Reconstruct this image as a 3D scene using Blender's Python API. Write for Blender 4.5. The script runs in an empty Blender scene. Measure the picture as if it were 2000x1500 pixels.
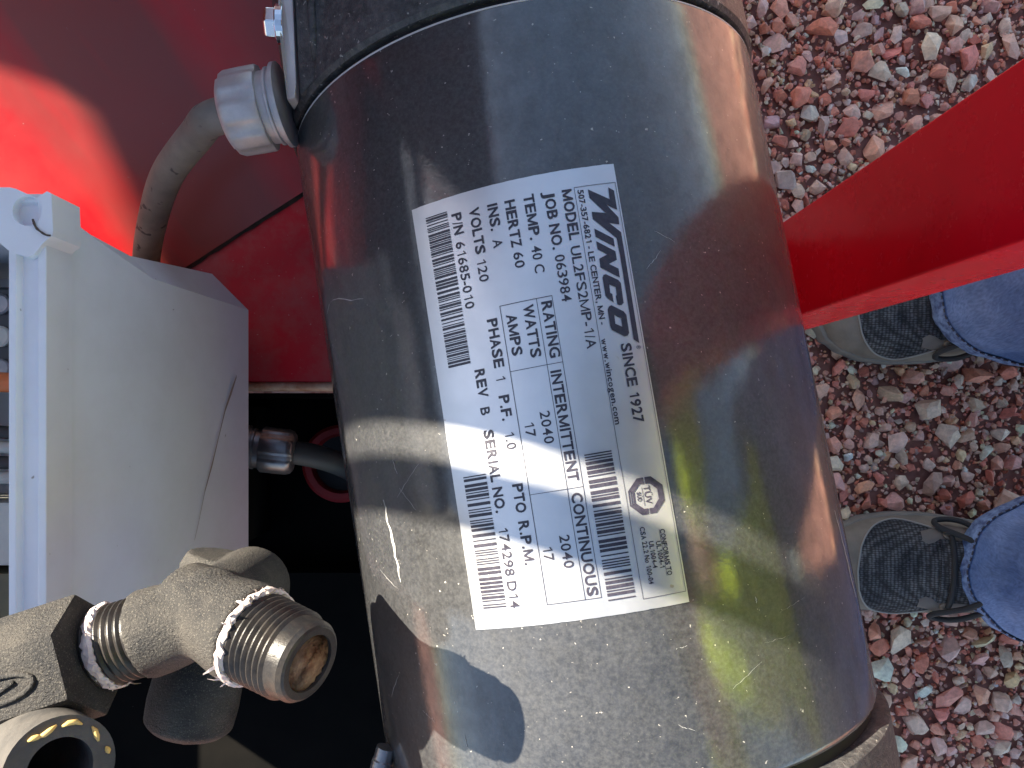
import bpy, bmesh, math, random
from mathutils import Vector, Matrix, noise as mnoise

# ------------------------------------------------------------------ camera, sky, sun, exposure
scene = bpy.context.scene
COL = scene.collection
H = 0.92                                    # camera height above the gravel (m)
cd = bpy.data.cameras.new('camera'); cam = bpy.data.objects.new('camera', cd); COL.objects.link(cam)
cam.location = (0, 0, H); cam.rotation_euler = (0, 0, 0)          # looks straight down, image right = +X
cd.sensor_width = 36.0; cd.lens = 27.0; cd.shift_x = 0.012; cd.shift_y = 0.031
cd.clip_start = 0.01; cd.clip_end = 500.0
scene.camera = cam

SUN = Vector((-0.70, 0.44, 0.55)).normalized()                    # towards the sun
world = bpy.data.worlds.new('World'); scene.world = world; world.use_nodes = True
wn = world.node_tree.nodes; wl = world.node_tree.links
bg = wn['Background']; sky = wn.new('ShaderNodeTexSky'); sky.sky_type = 'NISHITA'; sky.sun_disc = False
sky.sun_elevation = math.asin(SUN.z); sky.sun_rotation = math.atan2(SUN.x, SUN.y)
sky.air_density = 1.0; sky.dust_density = 0.6; sky.ozone_density = 1.0
wl.new(sky.outputs[0], bg.inputs[0]); bg.inputs[1].default_value = 0.06
sd = bpy.data.lights.new('sun', 'SUN'); sun = bpy.data.objects.new('sun', sd); COL.objects.link(sun)
sd.energy = 5.0; sd.angle = math.radians(0.5); sd.color = (1.0, 0.93, 0.80)
sun.rotation_euler = (-SUN).to_track_quat('-Z', 'Y').to_euler()
scene.view_settings.view_transform = 'Standard'; scene.view_settings.look = 'None'
scene.view_settings.exposure = 2.45; scene.view_settings.gamma = 1.0
scene.view_settings.use_curve_mapping = False
scene.view_settings.use_white_balance = True; scene.view_settings.white_balance_temperature = 6850; scene.view_settings.white_balance_tint = 10

# ------------------------------------------------------------------ helpers
random.seed(7)
V = Vector
def at(x, y, d):
    """a point of the place, d metres below the lens, surveyed from the photograph"""
    return V(((x - 976) / 1500 * d, (812 - y) / 1500 * d, H - d))

def tag(o, label=None, cat=None, group=None, kind=None):
    if label: o['label'] = label
    if cat: o['category'] = cat
    if group: o['group'] = group
    if kind: o['kind'] = kind
    return o

def thing(name, label, cat, loc=(0, 0, 0), group=None):
    o = bpy.data.objects.new(name, None); COL.objects.link(o); o.location = loc
    o.empty_display_size = 0.02
    return tag(o, label, cat, group)

def link(name, me, mat=None, parent=None, smooth=False):
    o = bpy.data.objects.new(name, me); COL.objects.link(o)
    if mat is not None and not me.materials: me.materials.append(mat)
    if smooth: me.polygons.foreach_set('use_smooth', [True] * len(me.polygons))
    if parent is not None:
        o.parent = parent
        m = parent.location if parent.parent is None else V((0, 0, 0))      # parts are drawn in world metres
        o.matrix_parent_inverse = Matrix.Translation(-m)
    return o

class MB:
    def __init__(s): s.v = []; s.f = []
    def add(s, vs, fs):
        k = len(s.v); s.v += [V(p) for p in vs]; s.f += [[i + k for i in f] for f in fs]; return s
    def box(s, a, b, M=None):
        x0, y0, z0 = a; x1, y1, z1 = b
        vs = [V(p) for p in ((x0,y0,z0),(x1,y0,z0),(x1,y1,z0),(x0,y1,z0),(x0,y0,z1),(x1,y0,z1),(x1,y1,z1),(x0,y1,z1))]
        if M is not None: vs = [M @ p for p in vs]
        return s.add(vs, [(0,3,2,1),(4,5,6,7),(0,1,5,4),(1,2,6,5),(2,3,7,6),(3,0,4,7)])
    def prism(s, poly, dvec):
        n = len(poly); a = [V(p) for p in poly]; d = V(dvec)
        return s.add(a + [p + d for p in a], [list(range(n))[::-1], list(range(n, 2*n))] + [(i, (i+1) % n, n+(i+1) % n, n+i) for i in range(n)])
    def lathe(s, o, ax, prof, n=48, e1=None, close=False, fn=None):
        """prof: [(along axis, radius)]"""
        ax = V(ax).normalized()
        if e1 is None: e1 = ax.orthogonal()
        e1 = (V(e1) - ax * V(e1).dot(ax)).normalized(); e2 = ax.cross(e1); o = V(o)
        vs = []; fs = []
        for (t, r) in prof:
            for k in range(n):
                A = 2 * math.pi * k / n; rr = r if fn is None else fn(t, r, A)
                vs.append(o + ax * t + (e1 * math.cos(A) + e2 * math.sin(A)) * rr)
        m = len(prof)
        for j in range(m - 1 + (1 if close else 0)):
            for k in range(n):
                a0 = j * n + k; a1 = j * n + (k+1) % n; b0 = ((j+1) % m) * n + k; b1 = ((j+1) % m) * n + (k+1) % n
                fs.append((a0, a1, b1, b0))
        if not close:
            if prof[0][1] > 1e-6: fs.append(list(range(n))[::-1])
            if prof[-1][1] > 1e-6: fs.append(list(range((m-1)*n, m*n)))
        return s.add(vs, fs)
    def tube(s, pts, r, n=12, caps=True):
        pts = [V(p) for p in pts]; m = len(pts)
        rs = r if isinstance(r, (list, tuple)) else [r] * m
        t0 = (pts[1] - pts[0]).normalized(); e = t0.orthogonal().normalized(); vs = []; fs = []
        for i, p in enumerate(pts):
            t = (pts[min(i+1, m-1)] - pts[max(i-1, 0)]).normalized()
            e = (e - t * e.dot(t)).normalized(); b = t.cross(e)
            for k in range(n):
                A = 2 * math.pi * k / n; vs.append(p + (e * math.cos(A) + b * math.sin(A)) * rs[i])
        for i in range(m-1):
            for k in range(n):
                fs.append((i*n+k, i*n+(k+1) % n, (i+1)*n+(k+1) % n, (i+1)*n+k))
        if caps: fs += [list(range(n))[::-1], list(range((m-1)*n, m*n))]
        return s.add(vs, fs)
    def mesh(s, name='m', fix=True):
        me = bpy.data.meshes.new(name); me.from_pydata(s.v, [], s.f)
        if fix:
            b = bmesh.new(); b.from_mesh(me); bmesh.ops.recalc_face_normals(b, faces=b.faces); b.to_mesh(me); b.free()
        me.update(); return me
    def build(s, name, mat, parent=None, smooth=False, bevel=0, seg=2, auto=None):
        me = s.mesh(name)
        if bevel:
            b = bmesh.new(); b.from_mesh(me)
            bmesh.ops.remove_doubles(b, verts=b.verts, dist=1e-6)
            es = [e for e in b.edges if e.is_manifold and e.calc_face_angle(0) > 0.5]
            bmesh.ops.bevel(b, geom=es, offset=bevel, segments=seg, affect='EDGES', profile=0.6, clamp_overlap=True)
            b.to_mesh(me); b.free()
        o = link(name, me, mat, parent, smooth)
        if auto: sharp(me, auto)
        return o

def sharp(me, ang):
    """smooth shading with sharp edges over ang radians"""
    b = bmesh.new(); b.from_mesh(me)
    for f in b.faces: f.smooth = True
    for e in b.edges:
        e.smooth = not (e.is_manifold and e.calc_face_angle(0) > ang)
    b.to_mesh(me); b.free()

def spline(pts, n=10):
    pts = [V(p) for p in pts]; P = [pts[0]*2 - pts[1]] + pts + [pts[-1]*2 - pts[-2]]; out = []
    for i in range(1, len(P)-2):
        for k in range(n):
            t = k / n; a, b, c, d = P[i-1], P[i], P[i+1], P[i+2]
            out.append(0.5*((2*b) + (c-a)*t + (2*a-5*b+4*c-d)*t*t + (3*b-a-3*c+d)*t**3))
    out.append(pts[-1]); return out

def remeshed(mb, voxel, smooth_it=4):
    """one continuous cast body out of overlapping solids"""
    me = mb.mesh('tmp'); o = bpy.data.objects.new('tmp', me); COL.objects.link(o)
    m = o.modifiers.new('r', 'REMESH'); m.mode = 'VOXEL'; m.voxel_size = voxel
    s = o.modifiers.new('s', 'SMOOTH'); s.factor = 0.5; s.iterations = smooth_it
    dg = bpy.context.evaluated_depsgraph_get(); r = bpy.data.meshes.new_from_object(o.evaluated_get(dg))
    bpy.data.objects.remove(o); return r

# ------------------------------------------------------------------ materials
def mat(name, base, rough=0.5, metal=0.0, spec=0.5, vary=None, vscale=20, vamt=0.5, bump=0, bscale=200,
        rvar=0.0, rscale=30, dust=None, dscale=60, damt=0.0, spk=None, spkscale=900, spkth=0.72, coat=0, detail=6, stretch=None):
    m = bpy.data.materials.new(name); m.use_nodes = True; nt = m.node_tree; N = nt.nodes; L = nt.links
    bs = N['Principled BSDF']; bs.inputs['Roughness'].default_value = rough; bs.inputs['Metallic'].default_value = metal
    bs.inputs['Specular IOR Level'].default_value = spec
    if coat: bs.inputs['Coat Weight'].default_value = coat; bs.inputs['Coat Roughness'].default_value = 0.15; bs.inputs['Coat IOR'].default_value = 1.75
    tc = N.new('ShaderNodeTexCoord'); src = tc.outputs['Object']
    if stretch:
        mp = N.new('ShaderNodeMapping'); mp.inputs['Scale'].default_value = stretch; L.new(src, mp.inputs[0]); src = mp.outputs[0]
    def noise(scale, det=6, rgh=0.6):
        n = N.new('ShaderNodeTexNoise'); n.inputs['Scale'].default_value = scale; n.inputs['Detail'].default_value = det
        n.inputs['Roughness'].default_value = rgh; L.new(src, n.inputs['Vector']); return n.outputs['Fac']
    def ramp(v, a, b):
        r = N.new('ShaderNodeMapRange'); r.inputs['From Min'].default_value = a; r.inputs['From Max'].default_value = b; L.new(v, r.inputs[0]); return r.outputs[0]
    def mixc(f, a, b):
        x = N.new('ShaderNodeMix'); x.data_type = 'RGBA'
        if hasattr(f, 'links'): L.new(f, x.inputs[0])
        else: x.inputs[0].default_value = f
        for i, c in ((6, a), (7, b)):
            if hasattr(c, 'links'): L.new(c, x.inputs[i])
            else: x.inputs[i].default_value = (*c, 1)
        return x.outputs[2]
    def mul(v, k):
        x = N.new('ShaderNodeMath'); x.operation = 'MULTIPLY'; L.new(v, x.inputs[0]); x.inputs[1].default_value = k; return x.outputs[0]
    c = base
    if vary: c = mixc(mul(ramp(noise(vscale, detail), 0.35, 0.65), vamt), c, vary)
    if dust: c = mixc(mul(ramp(noise(dscale, 8, 0.7), 0.42, 0.72), damt), c, dust)
    if spk: c = mixc(ramp(noise(spkscale, 2, 0.5), spkth, spkth + 0.04), c, spk)
    if hasattr(c, 'links'): L.new(c, bs.inputs['Base Color'])
    else: bs.inputs['Base Color'].default_value = (*c, 1)
    if rvar:
        r = N.new('ShaderNodeMapRange'); r.inputs['From Min'].default_value = 0.3; r.inputs['From Max'].default_value = 0.7
        r.inputs['To Min'].default_value = max(0.02, rough - rvar); r.inputs['To Max'].default_value = min(1, rough + rvar)
        L.new(noise(rscale, 8, 0.7), r.inputs[0]); L.new(r.outputs[0], bs.inputs['Roughness'])
    if bump:
        b = N.new('ShaderNodeBump'); b.inputs['Strength'].default_value = bump; b.inputs['Distance'].default_value = 0.001
        L.new(noise(bscale, 6, 0.65), b.inputs['Height']); L.new(b.outputs[0], bs.inputs['Normal'])
    m['_c'] = 0
    return m

M = {}
M['black_paint'] = mat('black_paint', (0.011, 0.0115, 0.013), 0.5, spec=0.6, vary=(0.026, 0.027, 0.030), vscale=420, vamt=0.8, coat=0.7,
                       dust=(0.075, 0.075, 0.073), dscale=900, damt=0.5, spk=(0.30, 0.28, 0.25), spkscale=700, spkth=0.72, rvar=0.10, rscale=60, bump=0.06, bscale=420)
def worn_coat(m):
    """gloss broken up by dust, wipe marks and weathering"""
    nt = m.node_tree; N = nt.nodes; L_ = nt.links; bs = N['Principled BSDF']; tc = N.new('ShaderNodeTexCoord')
    def nz(scale, det, sx, a, b, lo, hi, sock):
        mp = N.new('ShaderNodeMapping'); mp.inputs['Scale'].default_value = sx; L_.new(tc.outputs['Object'], mp.inputs[0])
        n = N.new('ShaderNodeTexNoise'); n.inputs['Scale'].default_value = scale; n.inputs['Detail'].default_value = det; n.inputs['Roughness'].default_value = 0.72
        L_.new(mp.outputs[0], n.inputs['Vector']); r = N.new('ShaderNodeMapRange')
        r.inputs['From Min'].default_value = a; r.inputs['From Max'].default_value = b; r.inputs['To Min'].default_value = lo; r.inputs['To Max'].default_value = hi
        L_.new(n.outputs['Fac'], r.inputs[0]); L_.new(r.outputs[0], sock); return n
    nz(170, 9, (1, 0.6, 1), 0.36, 0.66, 0.55, 1.0, bs.inputs['Coat Weight'])
    nz(260, 8, (1, 0.5, 1), 0.35, 0.65, 0.03, 0.13, bs.inputs['Coat Roughness'])
    n = N.new('ShaderNodeTexNoise'); n.inputs['Scale'].default_value = 420; n.inputs['Detail'].default_value = 7; n.inputs['Roughness'].default_value = 0.7; L_.new(tc.outputs['Object'], n.inputs['Vector'])
    b = N.new('ShaderNodeBump'); b.inputs['Strength'].default_value = 0.035; b.inputs['Distance'].default_value = 0.001
    L_.new(n.outputs['Fac'], b.inputs['Height']); L_.new(b.outputs[0], bs.inputs['Coat Normal'])
worn_coat(M['black_paint'])
M['black_cast'] = mat('black_cast', (0.014, 0.015, 0.017), 0.5, spec=0.5, vary=(0.05, 0.05, 0.052), vscale=90, vamt=0.8, dust=(0.16, 0.15, 0.14), dscale=330, damt=0.5, spk=(0.30, 0.28, 0.25), spkscale=600, spkth=0.68, bump=0.8, bscale=500)
M['shade_sheet'] = mat('shade_sheet', (0.045, 0.038, 0.036), 0.5, vary=(0.10, 0.03, 0.03), vscale=5, vamt=0.6)  # coat of the added shade sheet, dark for its reflection
M['seal'] = mat('seal', (0.008, 0.008, 0.008), 0.6)
M['foil'] = mat('foil', (0.64, 0.64, 0.635), 0.36, metal=0.85, vary=(0.56, 0.56, 0.56), vscale=70, vamt=0.6, rvar=0.05, rscale=90, spk=(0.45, 0.40, 0.33), spkscale=260, spkth=0.76)
M['ink'] = mat('ink', (0.02, 0.018, 0.03), 0.35, vary=(0.06, 0.055, 0.07), vscale=900, vamt=0.5)
M['red_paint'] = mat('red_paint', (0.75, 0.003, 0.018), 0.25, spec=0.5, vary=(0.62, 0.003, 0.014), vscale=15, vamt=0.6, rvar=0.08, rscale=40, spk=(0.4, 0.12, 0.1), spkscale=420, spkth=0.77)
M['red_dusty'] = mat('red_dusty', (0.58, 0.006, 0.02), 0.5, spec=0.4, vary=(0.42, 0.03, 0.035), vscale=30, vamt=0.8, dust=(0.42, 0.12, 0.11), dscale=60, damt=0.5, spk=(0.5, 0.3, 0.27), spkscale=600, spkth=0.72)
M['red_sheet'] = mat('red_sheet', (0.50, 0.004, 0.010), 0.36, coat=0.22, spec=0.35, vary=(0.34, 0.010, 0.012), vscale=8, vamt=0.7, rvar=0.08, rscale=50, dust=(0.24, 0.10, 0.075), dscale=7, damt=0.4, spk=(0.45, 0.2, 0.18), spkscale=380, spkth=0.75)  # dust patches also paint in the sheet's hazy sheen
def sheen_streaks(m):
    """grey-brown streaks painted up the sheet as its reflected sheen"""
    nt = m.node_tree; N = nt.nodes; L_ = nt.links; bs = N['Principled BSDF']; tc = N.new('ShaderNodeTexCoord')
    mp = N.new('ShaderNodeMapping'); mp.inputs['Rotation'].default_value = (0, 0, math.radians(-122.7)); L_.new(tc.outputs['Object'], mp.inputs[0])
    m2 = N.new('ShaderNodeMapping'); m2.inputs['Scale'].default_value = (1.6, 15, 1); L_.new(mp.outputs[0], m2.inputs[0])
    n = N.new('ShaderNodeTexNoise'); n.inputs['Scale'].default_value = 1.0; n.inputs['Detail'].default_value = 5; n.inputs['Roughness'].default_value = 0.55; L_.new(m2.outputs[0], n.inputs['Vector'])
    r = N.new('ShaderNodeMapRange'); r.inputs['From Min'].default_value = 0.44; r.inputs['From Max'].default_value = 0.64; r.inputs['To Max'].default_value = 0.75; L_.new(n.outputs['Fac'], r.inputs[0])
    old = bs.inputs['Base Color'].links[0].from_socket; x = N.new('ShaderNodeMix'); x.data_type = 'RGBA'; L_.new(r.outputs[0], x.inputs[0]); L_.new(old, x.inputs[6]); x.inputs[7].default_value = (0.13, 0.05, 0.038, 1)
    L_.new(x.outputs[2], bs.inputs['Base Color'])
    m3 = N.new('ShaderNodeMapping'); m3.inputs['Scale'].default_value = (60, 1500, 60); L_.new(mp.outputs[0], m3.inputs[0])
    f = N.new('ShaderNodeTexNoise'); f.inputs['Scale'].default_value = 1.0; f.inputs['Detail'].default_value = 3; L_.new(m3.outputs[0], f.inputs['Vector'])
    b = N.new('ShaderNodeBump'); b.inputs['Strength'].default_value = 0.12; b.inputs['Distance'].default_value = 0.0006; L_.new(f.outputs['Fac'], b.inputs['Height']); L_.new(b.outputs[0], bs.inputs['Coat Normal'])
sheen_streaks(M['red_sheet'])  # reflected sheen goes into the base colour as streaks
M['grey_plastic'] = mat('grey_plastic', (0.78, 0.79, 0.80), 0.45, spec=0.4, vary=(0.73, 0.74, 0.75), vscale=25, vamt=0.5, dust=(0.48, 0.45, 0.41), dscale=30, damt=0.2, spk=(0.25, 0.22, 0.2), spkscale=240, spkth=0.77)
M['zinc'] = mat('zinc', (0.52, 0.50, 0.495), 0.5, metal=0.45, vary=(0.36, 0.34, 0.335), vscale=120, vamt=0.7, bump=0.2, bscale=400)
M['zinc_dark'] = mat('zinc_dark', (0.26, 0.245, 0.245), 0.32, metal=0.7, vary=(0.18, 0.17, 0.17), vscale=120, vamt=0.7, bump=0.15, bscale=300)
M['aluminium'] = mat('aluminium', (0.62, 0.57, 0.55), 0.6, metal=0.2, vary=(0.45, 0.41, 0.38), vscale=60, vamt=0.6)
M['bright_steel'] = mat('bright_steel', (0.75, 0.77, 0.8), 0.16, metal=1.0, vary=(0.6, 0.6, 0.6), vscale=200)
M['cable'] = mat('cable', (0.17, 0.15, 0.125), 0.7, spec=0.3, vary=(0.26, 0.23, 0.19), vscale=60, vamt=0.9, spk=(0.07, 0.062, 0.055), spkscale=150, spkth=0.63, bump=0.2, bscale=500)
M['cable_dark'] = mat('cable_dark', (0.05, 0.045, 0.042), 0.6, vary=(0.08, 0.07, 0.06), vscale=60)
M['pipe'] = mat('pipe', (0.013, 0.013, 0.0145), 0.6, spec=0.3, vary=(0.038, 0.036, 0.034), vscale=90, vamt=0.8, dust=(0.09, 0.08, 0.068), dscale=60, damt=0.6, spk=(0.09, 0.082, 0.07), spkscale=2400, spkth=0.60, bump=0.8, bscale=1500)
M['pipe_thread'] = mat('pipe_thread', (0.010, 0.010, 0.011), 0.36, spec=0.3, vary=(0.045, 0.038, 0.032), vscale=140, vamt=0.7, bump=0.2, bscale=500)
M['tape'] = mat('tape', (0.60, 0.54, 0.52), 0.6, vary=(0.40, 0.28, 0.24), vscale=120, vamt=0.7, bump=0.3, bscale=600)
M['rust'] = mat('rust', (0.16, 0.08, 0.045), 0.9, spec=0.1, vary=(0.36, 0.23, 0.14), vscale=330, vamt=1.0, bump=1.0, bscale=600)
M['rust_edge'] = mat('rust_edge', (0.34, 0.12, 0.05), 0.5, vary=(0.6, 0.42, 0.30), vscale=120, vamt=0.8)
M['hose'] = mat('hose', (0.045, 0.043, 0.042), 0.7, spec=0.3, vary=(0.11, 0.10, 0.09), vscale=60, vamt=0.8, bump=0.4, bscale=500)
M['braid'] = mat('braid', (0.55, 0.36, 0.10), 0.8, vary=(0.65, 0.48, 0.22), vscale=300)
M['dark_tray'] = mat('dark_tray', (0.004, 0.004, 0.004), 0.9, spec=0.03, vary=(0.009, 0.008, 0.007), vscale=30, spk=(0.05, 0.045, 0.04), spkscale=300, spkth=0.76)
M['red_rubber'] = mat('red_rubber', (0.33, 0.012, 0.012), 0.5, vary=(0.22, 0.01, 0.01), vscale=60)
M['breaker'] = mat('breaker', (0.015, 0.015, 0.016), 0.4)
M['orange_wire'] = mat('orange_wire', (0.65, 0.16, 0.04), 0.45)
M['cream'] = mat('cream', (0.55, 0.53, 0.46), 0.55, vary=(0.42, 0.40, 0.34), vscale=80)
M['olive'] = mat('olive', (0.16, 0.14, 0.07), 0.6, vary=(0.08, 0.07, 0.04), vscale=90)
M['crack'] = mat('crack', (0.07, 0.05, 0.04), 0.8)
M['grime'] = mat('grime', (0.030, 0.020, 0.016), 0.8, vary=(0.075, 0.045, 0.035), vscale=120, vamt=0.9, bump=0.8, bscale=500)
M['screw_hole'] = mat('screw_hole', (0.36, 0.33, 0.29), 0.7, vary=(0.2, 0.17, 0.14), vscale=260, vamt=0.9)
M['stain'] = mat('stain', (0.33, 0.27, 0.21), 0.6, vary=(0.3, 0.25, 0.2), vscale=90)
M['scratch'] = mat('scratch', (0.36, 0.36, 0.35), 0.5, vary=(0.2, 0.2, 0.2), vscale=500)

# ------------------------------------------------------------------ ground
def ground_material():
    m = bpy.data.materials.new('red_gravel_ground'); m.use_nodes = True; nt = m.node_tree; N = nt.nodes; L = nt.links
    bs = N['Principled BSDF']; bs.inputs['Roughness'].default_value = 0.9; bs.inputs['Specular IOR Level'].default_value = 0.2
    tc = N.new('ShaderNodeTexCoord'); vo = N.new('ShaderNodeTexVoronoi'); vo.inputs['Scale'].default_value = 75; L.new(tc.outputs['Object'], vo.inputs['Vector'])
    cr = N.new('ShaderNodeValToRGB'); e = cr.color_ramp.elements
    e[0].position = 0; e[0].color = (0.30, 0.12, 0.085, 1); e[1].position = 1; e[1].color = (0.54, 0.31, 0.24, 1)
    x = e.new(0.4); x.color = (0.46, 0.20, 0.14, 1); x = e.new(0.7); x.color = (0.36, 0.19, 0.16, 1)
    sp = N.new('ShaderNodeSeparateColor'); L.new(vo.outputs['Color'], sp.inputs[0]); L.new(sp.outputs[0], cr.inputs[0])
    L.new(cr.outputs[0], bs.inputs['Base Color'])
    b = N.new('ShaderNodeBump'); b.inputs['Strength'].default_value = 0.8; b.inputs['Distance'].default_value = 0.008; b.invert = True
    L.new(vo.outputs['Distance'], b.inputs['Height']); L.new(b.outputs[0], bs.inputs['Normal'])
    return m
def soil_material():
    return mat('soil', (0.22, 0.10, 0.08), 0.95, spec=0.1, vary=(0.33, 0.17, 0.14), vscale=60, vamt=0.9, bump=0.8, bscale=150)

gm = MB()
S = 90.0; x0, x1, y0, y1 = 0.05, 1.25, -0.85, 0.85        # the scattered patch is bare soil under its stones
gm.add([(-S,-S,0),(S,-S,0),(S,S,0),(-S,S,0),(x0,y0,0),(x1,y0,0),(x1,y1,0),(x0,y1,0)], [(0,1,5,4),(1,2,6,5),(2,3,7,6),(3,0,4,7),(4,5,6,7)])
gme = gm.mesh('ground', fix=False); gme.materials.append(ground_material()); gme.materials.append(soil_material())
gme.polygons[4].material_index = 1
ground = tag(link('gravel_ground', gme), 'crushed red gravel covering the ground beside the trailer', None, kind='structure')

def stone_attr_material(name, kind):
    m = bpy.data.materials.new(name); m.use_nodes = True; nt = m.node_tree; N = nt.nodes; L = nt.links
    bs = N['Principled BSDF']; bs.inputs['Roughness'].default_value = 0.75; bs.inputs['Specular IOR Level'].default_value = 0.3
    if kind == 'obj':
        a = N.new('ShaderNodeObjectInfo'); col = a.outputs['Color']
    else:
        a = N.new('ShaderNodeAttribute'); a.attribute_name = 'stone_colour'; col = a.outputs['Color']
    g = N.new('ShaderNodeNewGeometry'); n = N.new('ShaderNodeTexNoise'); n.inputs['Scale'].default_value = 160; n.inputs['Detail'].default_value = 6
    n.inputs['Roughness'].default_value = 0.7; L.new(g.outputs['Position'], n.inputs['Vector'])
    r = N.new('ShaderNodeMapRange'); r.inputs['From Min'].default_value = 0.3; r.inputs['From Max'].default_value = 0.7
    r.inputs['To Min'].default_value = 0.72; r.inputs['To Max'].default_value = 1.25; L.new(n.outputs['Fac'], r.inputs[0])
    x = N.new('ShaderNodeVectorMath'); x.operation = 'SCALE'; L.new(col, x.inputs[0]); L.new(r.outputs[0], x.inputs['Scale'])
    L.new(x.outputs[0], bs.inputs['Base Color'])
    b = N.new('ShaderNodeBump'); b.inputs['Strength'].default_value = 0.5; b.inputs['Distance'].default_value = 0.001
    L.new(n.outputs['Fac'], b.inputs['Height']); L.new(b.outputs[0], bs.inputs['Normal'])
    return m
MS_OBJ = stone_attr_material('stone_single', 'obj'); MS_ATT = stone_attr_material('stone_loose', 'attr')

def stone_mesh(rng, npts, zs):
    b = bmesh.new()
    ex = (rng.uniform(0.75, 1.25), rng.uniform(0.6, 0.95), zs * rng.uniform(0.8, 1.2))
    for _ in range(npts):
        while True:
            p = V((rng.uniform(-1,1), rng.uniform(-1,1), rng.uniform(-1,1)))
            if 0.2 < p.length <= 1: break
        p = p.normalized() * rng.uniform(0.74, 1.0)
        b.verts.new((p.x*ex[0]*0.5, p.y*ex[1]*0.5, p.z*ex[2]*0.5))
    r = bmesh.ops.convex_hull(b, input=b.verts)
    bmesh.ops.delete(b, geom=[g for g in r['geom_interior'] if isinstance(g, bmesh.types.BMVert)], context='VERTS')
    me = bpy.data.meshes.new('stone'); b.to_mesh(me); b.free(); return me
rng = random.Random(11)
variants = []
for i in range(28):
    me = stone_mesh(rng, rng.choice((13, 16, 20, 26)), rng.choice((0.45, 0.6, 0.75, 0.9))); me.materials.append(MS_OBJ); variants.append(me)
vdata = [([v.co.copy() for v in me.vertices], [list(p.vertices) for p in me.polygons]) for me in variants]
PAL = [((0.60,0.23,0.19),26), ((0.64,0.33,0.29),30), ((0.50,0.18,0.145),16), ((0.59,0.36,0.325),22), ((0.37,0.245,0.24),8), ((0.66,0.32,0.22),7),
       ((0.46,0.33,0.27),6), ((0.66,0.55,0.46),4), ((0.62,0.46,0.34),3), ((0.40,0.33,0.30),4), ((0.44,0.165,0.125),10)]
PT = sum(w for _, w in PAL)
def stone_colour(r):
    k = r.uniform(0, PT)
    for c, w in PAL:
        k -= w
        if k <= 0: break
    f = r.uniform(1.05, 1.7)
    return tuple(min(0.72, x * f * q_ * r.uniform(0.93, 1.07)) for x, q_ in zip(c, (1.04, 0.98, 0.84)))
placed = []; grid = {}
def fits(x, y, r):
    gx, gy = int(x // 0.05), int(y // 0.05)
    for i in range(gx-1, gx+2):
        for j in range(gy-1, gy+2):
            for (a, b, q) in grid.get((i, j), ()):
                if (a-x)**2 + (b-y)**2 < (0.78*(q+r))**2: return False
    return True
for size_lo, size_hi, tries in ((0.042, 0.058, 45), (0.030, 0.042, 700), (0.021, 0.031, 4500), (0.014, 0.022, 12000), (0.009, 0.014, 16000)):
    for _ in range(tries):
        d = rng.uniform(size_lo, size_hi); x = rng.uniform(x0, x1); y = rng.uniform(y0, y1)
        if fits(x, y, d*0.42):
            grid.setdefault((int(x//0.05), int(y//0.05)), []).append((x, y, d*0.42)); placed.append((d, x, y))
def in_view(x, y):
    return 0.27 < x < 0.66 and -0.45 < y < 0.52
vis = sorted([p for p in placed if in_view(p[1], p[2])], reverse=True)[:300]
visset = set(vis)
def rot(r, tilt): return Matrix.Rotation(r.uniform(0, 6.283), 3, 'Z') @ Matrix.Rotation(r.gauss(0, tilt), 3, 'X') @ Matrix.Rotation(r.gauss(0, tilt), 3, 'Y')
for (d, x, y) in vis:
    k = rng.randrange(28); o = bpy.data.objects.new('stone', variants[k]); COL.objects.link(o)
    o.matrix_world = Matrix.Translation((x, y, d*0.17 + rng.uniform(0.001, 0.008))) @ rot(rng, 0.35).to_4x4() @ Matrix.Scale(d, 4)
    o.color = (*stone_colour(rng), 1); o.parent = ground
loose = [p for p in placed if p not in visset]
for _ in range(17000):
    loose.append((0.003 + 0.008*rng.random()**1.5, rng.uniform(0.24, 0.74), rng.uniform(-0.5, 0.58)))
lv = []; lf = []; lc = []
for (d, x, y) in loose:
    k = rng.randrange(28); vs, fs = vdata[k]; R = rot(rng, 0.45); z = d*0.2 + (rng.uniform(0.0, 0.007) if d < 0.012 else rng.uniform(0.001, 0.008))
    n = len(lv); c = stone_colour(rng)
    for v in vs: lv.append(R @ v * d + V((x, y, z))); lc.extend((*c, 1))
    for f in fs: lf.append([i + n for i in f])
me = bpy.data.meshes.new('loose_gravel'); me.from_pydata(lv, [], lf); me.materials.append(MS_ATT)
ca = me.color_attributes.new('stone_colour', 'FLOAT_COLOR', 'POINT'); ca.data.foreach_set('color', lc)
tag(link('loose_gravel', me, None, ground), kind='stuff')

# ------------------------------------------------------------------ trailer
FL = H - 0.415                                                    # height of the red floor sheet
trailer = thing('trailer', 'red steel trailer frame with floor sheet, sloping side, upright post and added shade sheet', 'trailer', (-0.1, 0.2, 0))
def seam(x): return 0.122 + (x + 0.105) * 0.643
t = 0.004
fl = MB().prism([(-0.267, 0.0185, FL-t), (0.10, 0.0185, FL-t), (0.10, seam(0.10), FL-t), (-0.267, seam(-0.267), FL-t)], (0, 0, t)).build('floor_sheet', M['red_dusty'], trailer)
# rolled front lip of the floor, paint worn to metal
lip = MB(); n = 40
lip.tube([V((-0.267 + 0.367*i/n, 0.0165, FL - 0.004 + 0.0006*math.sin(i*1.7))) for i in range(n+1)], 0.0032, 10)
lip.build('floor_lip', M['rust_edge'], fl, smooth=True)
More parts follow.
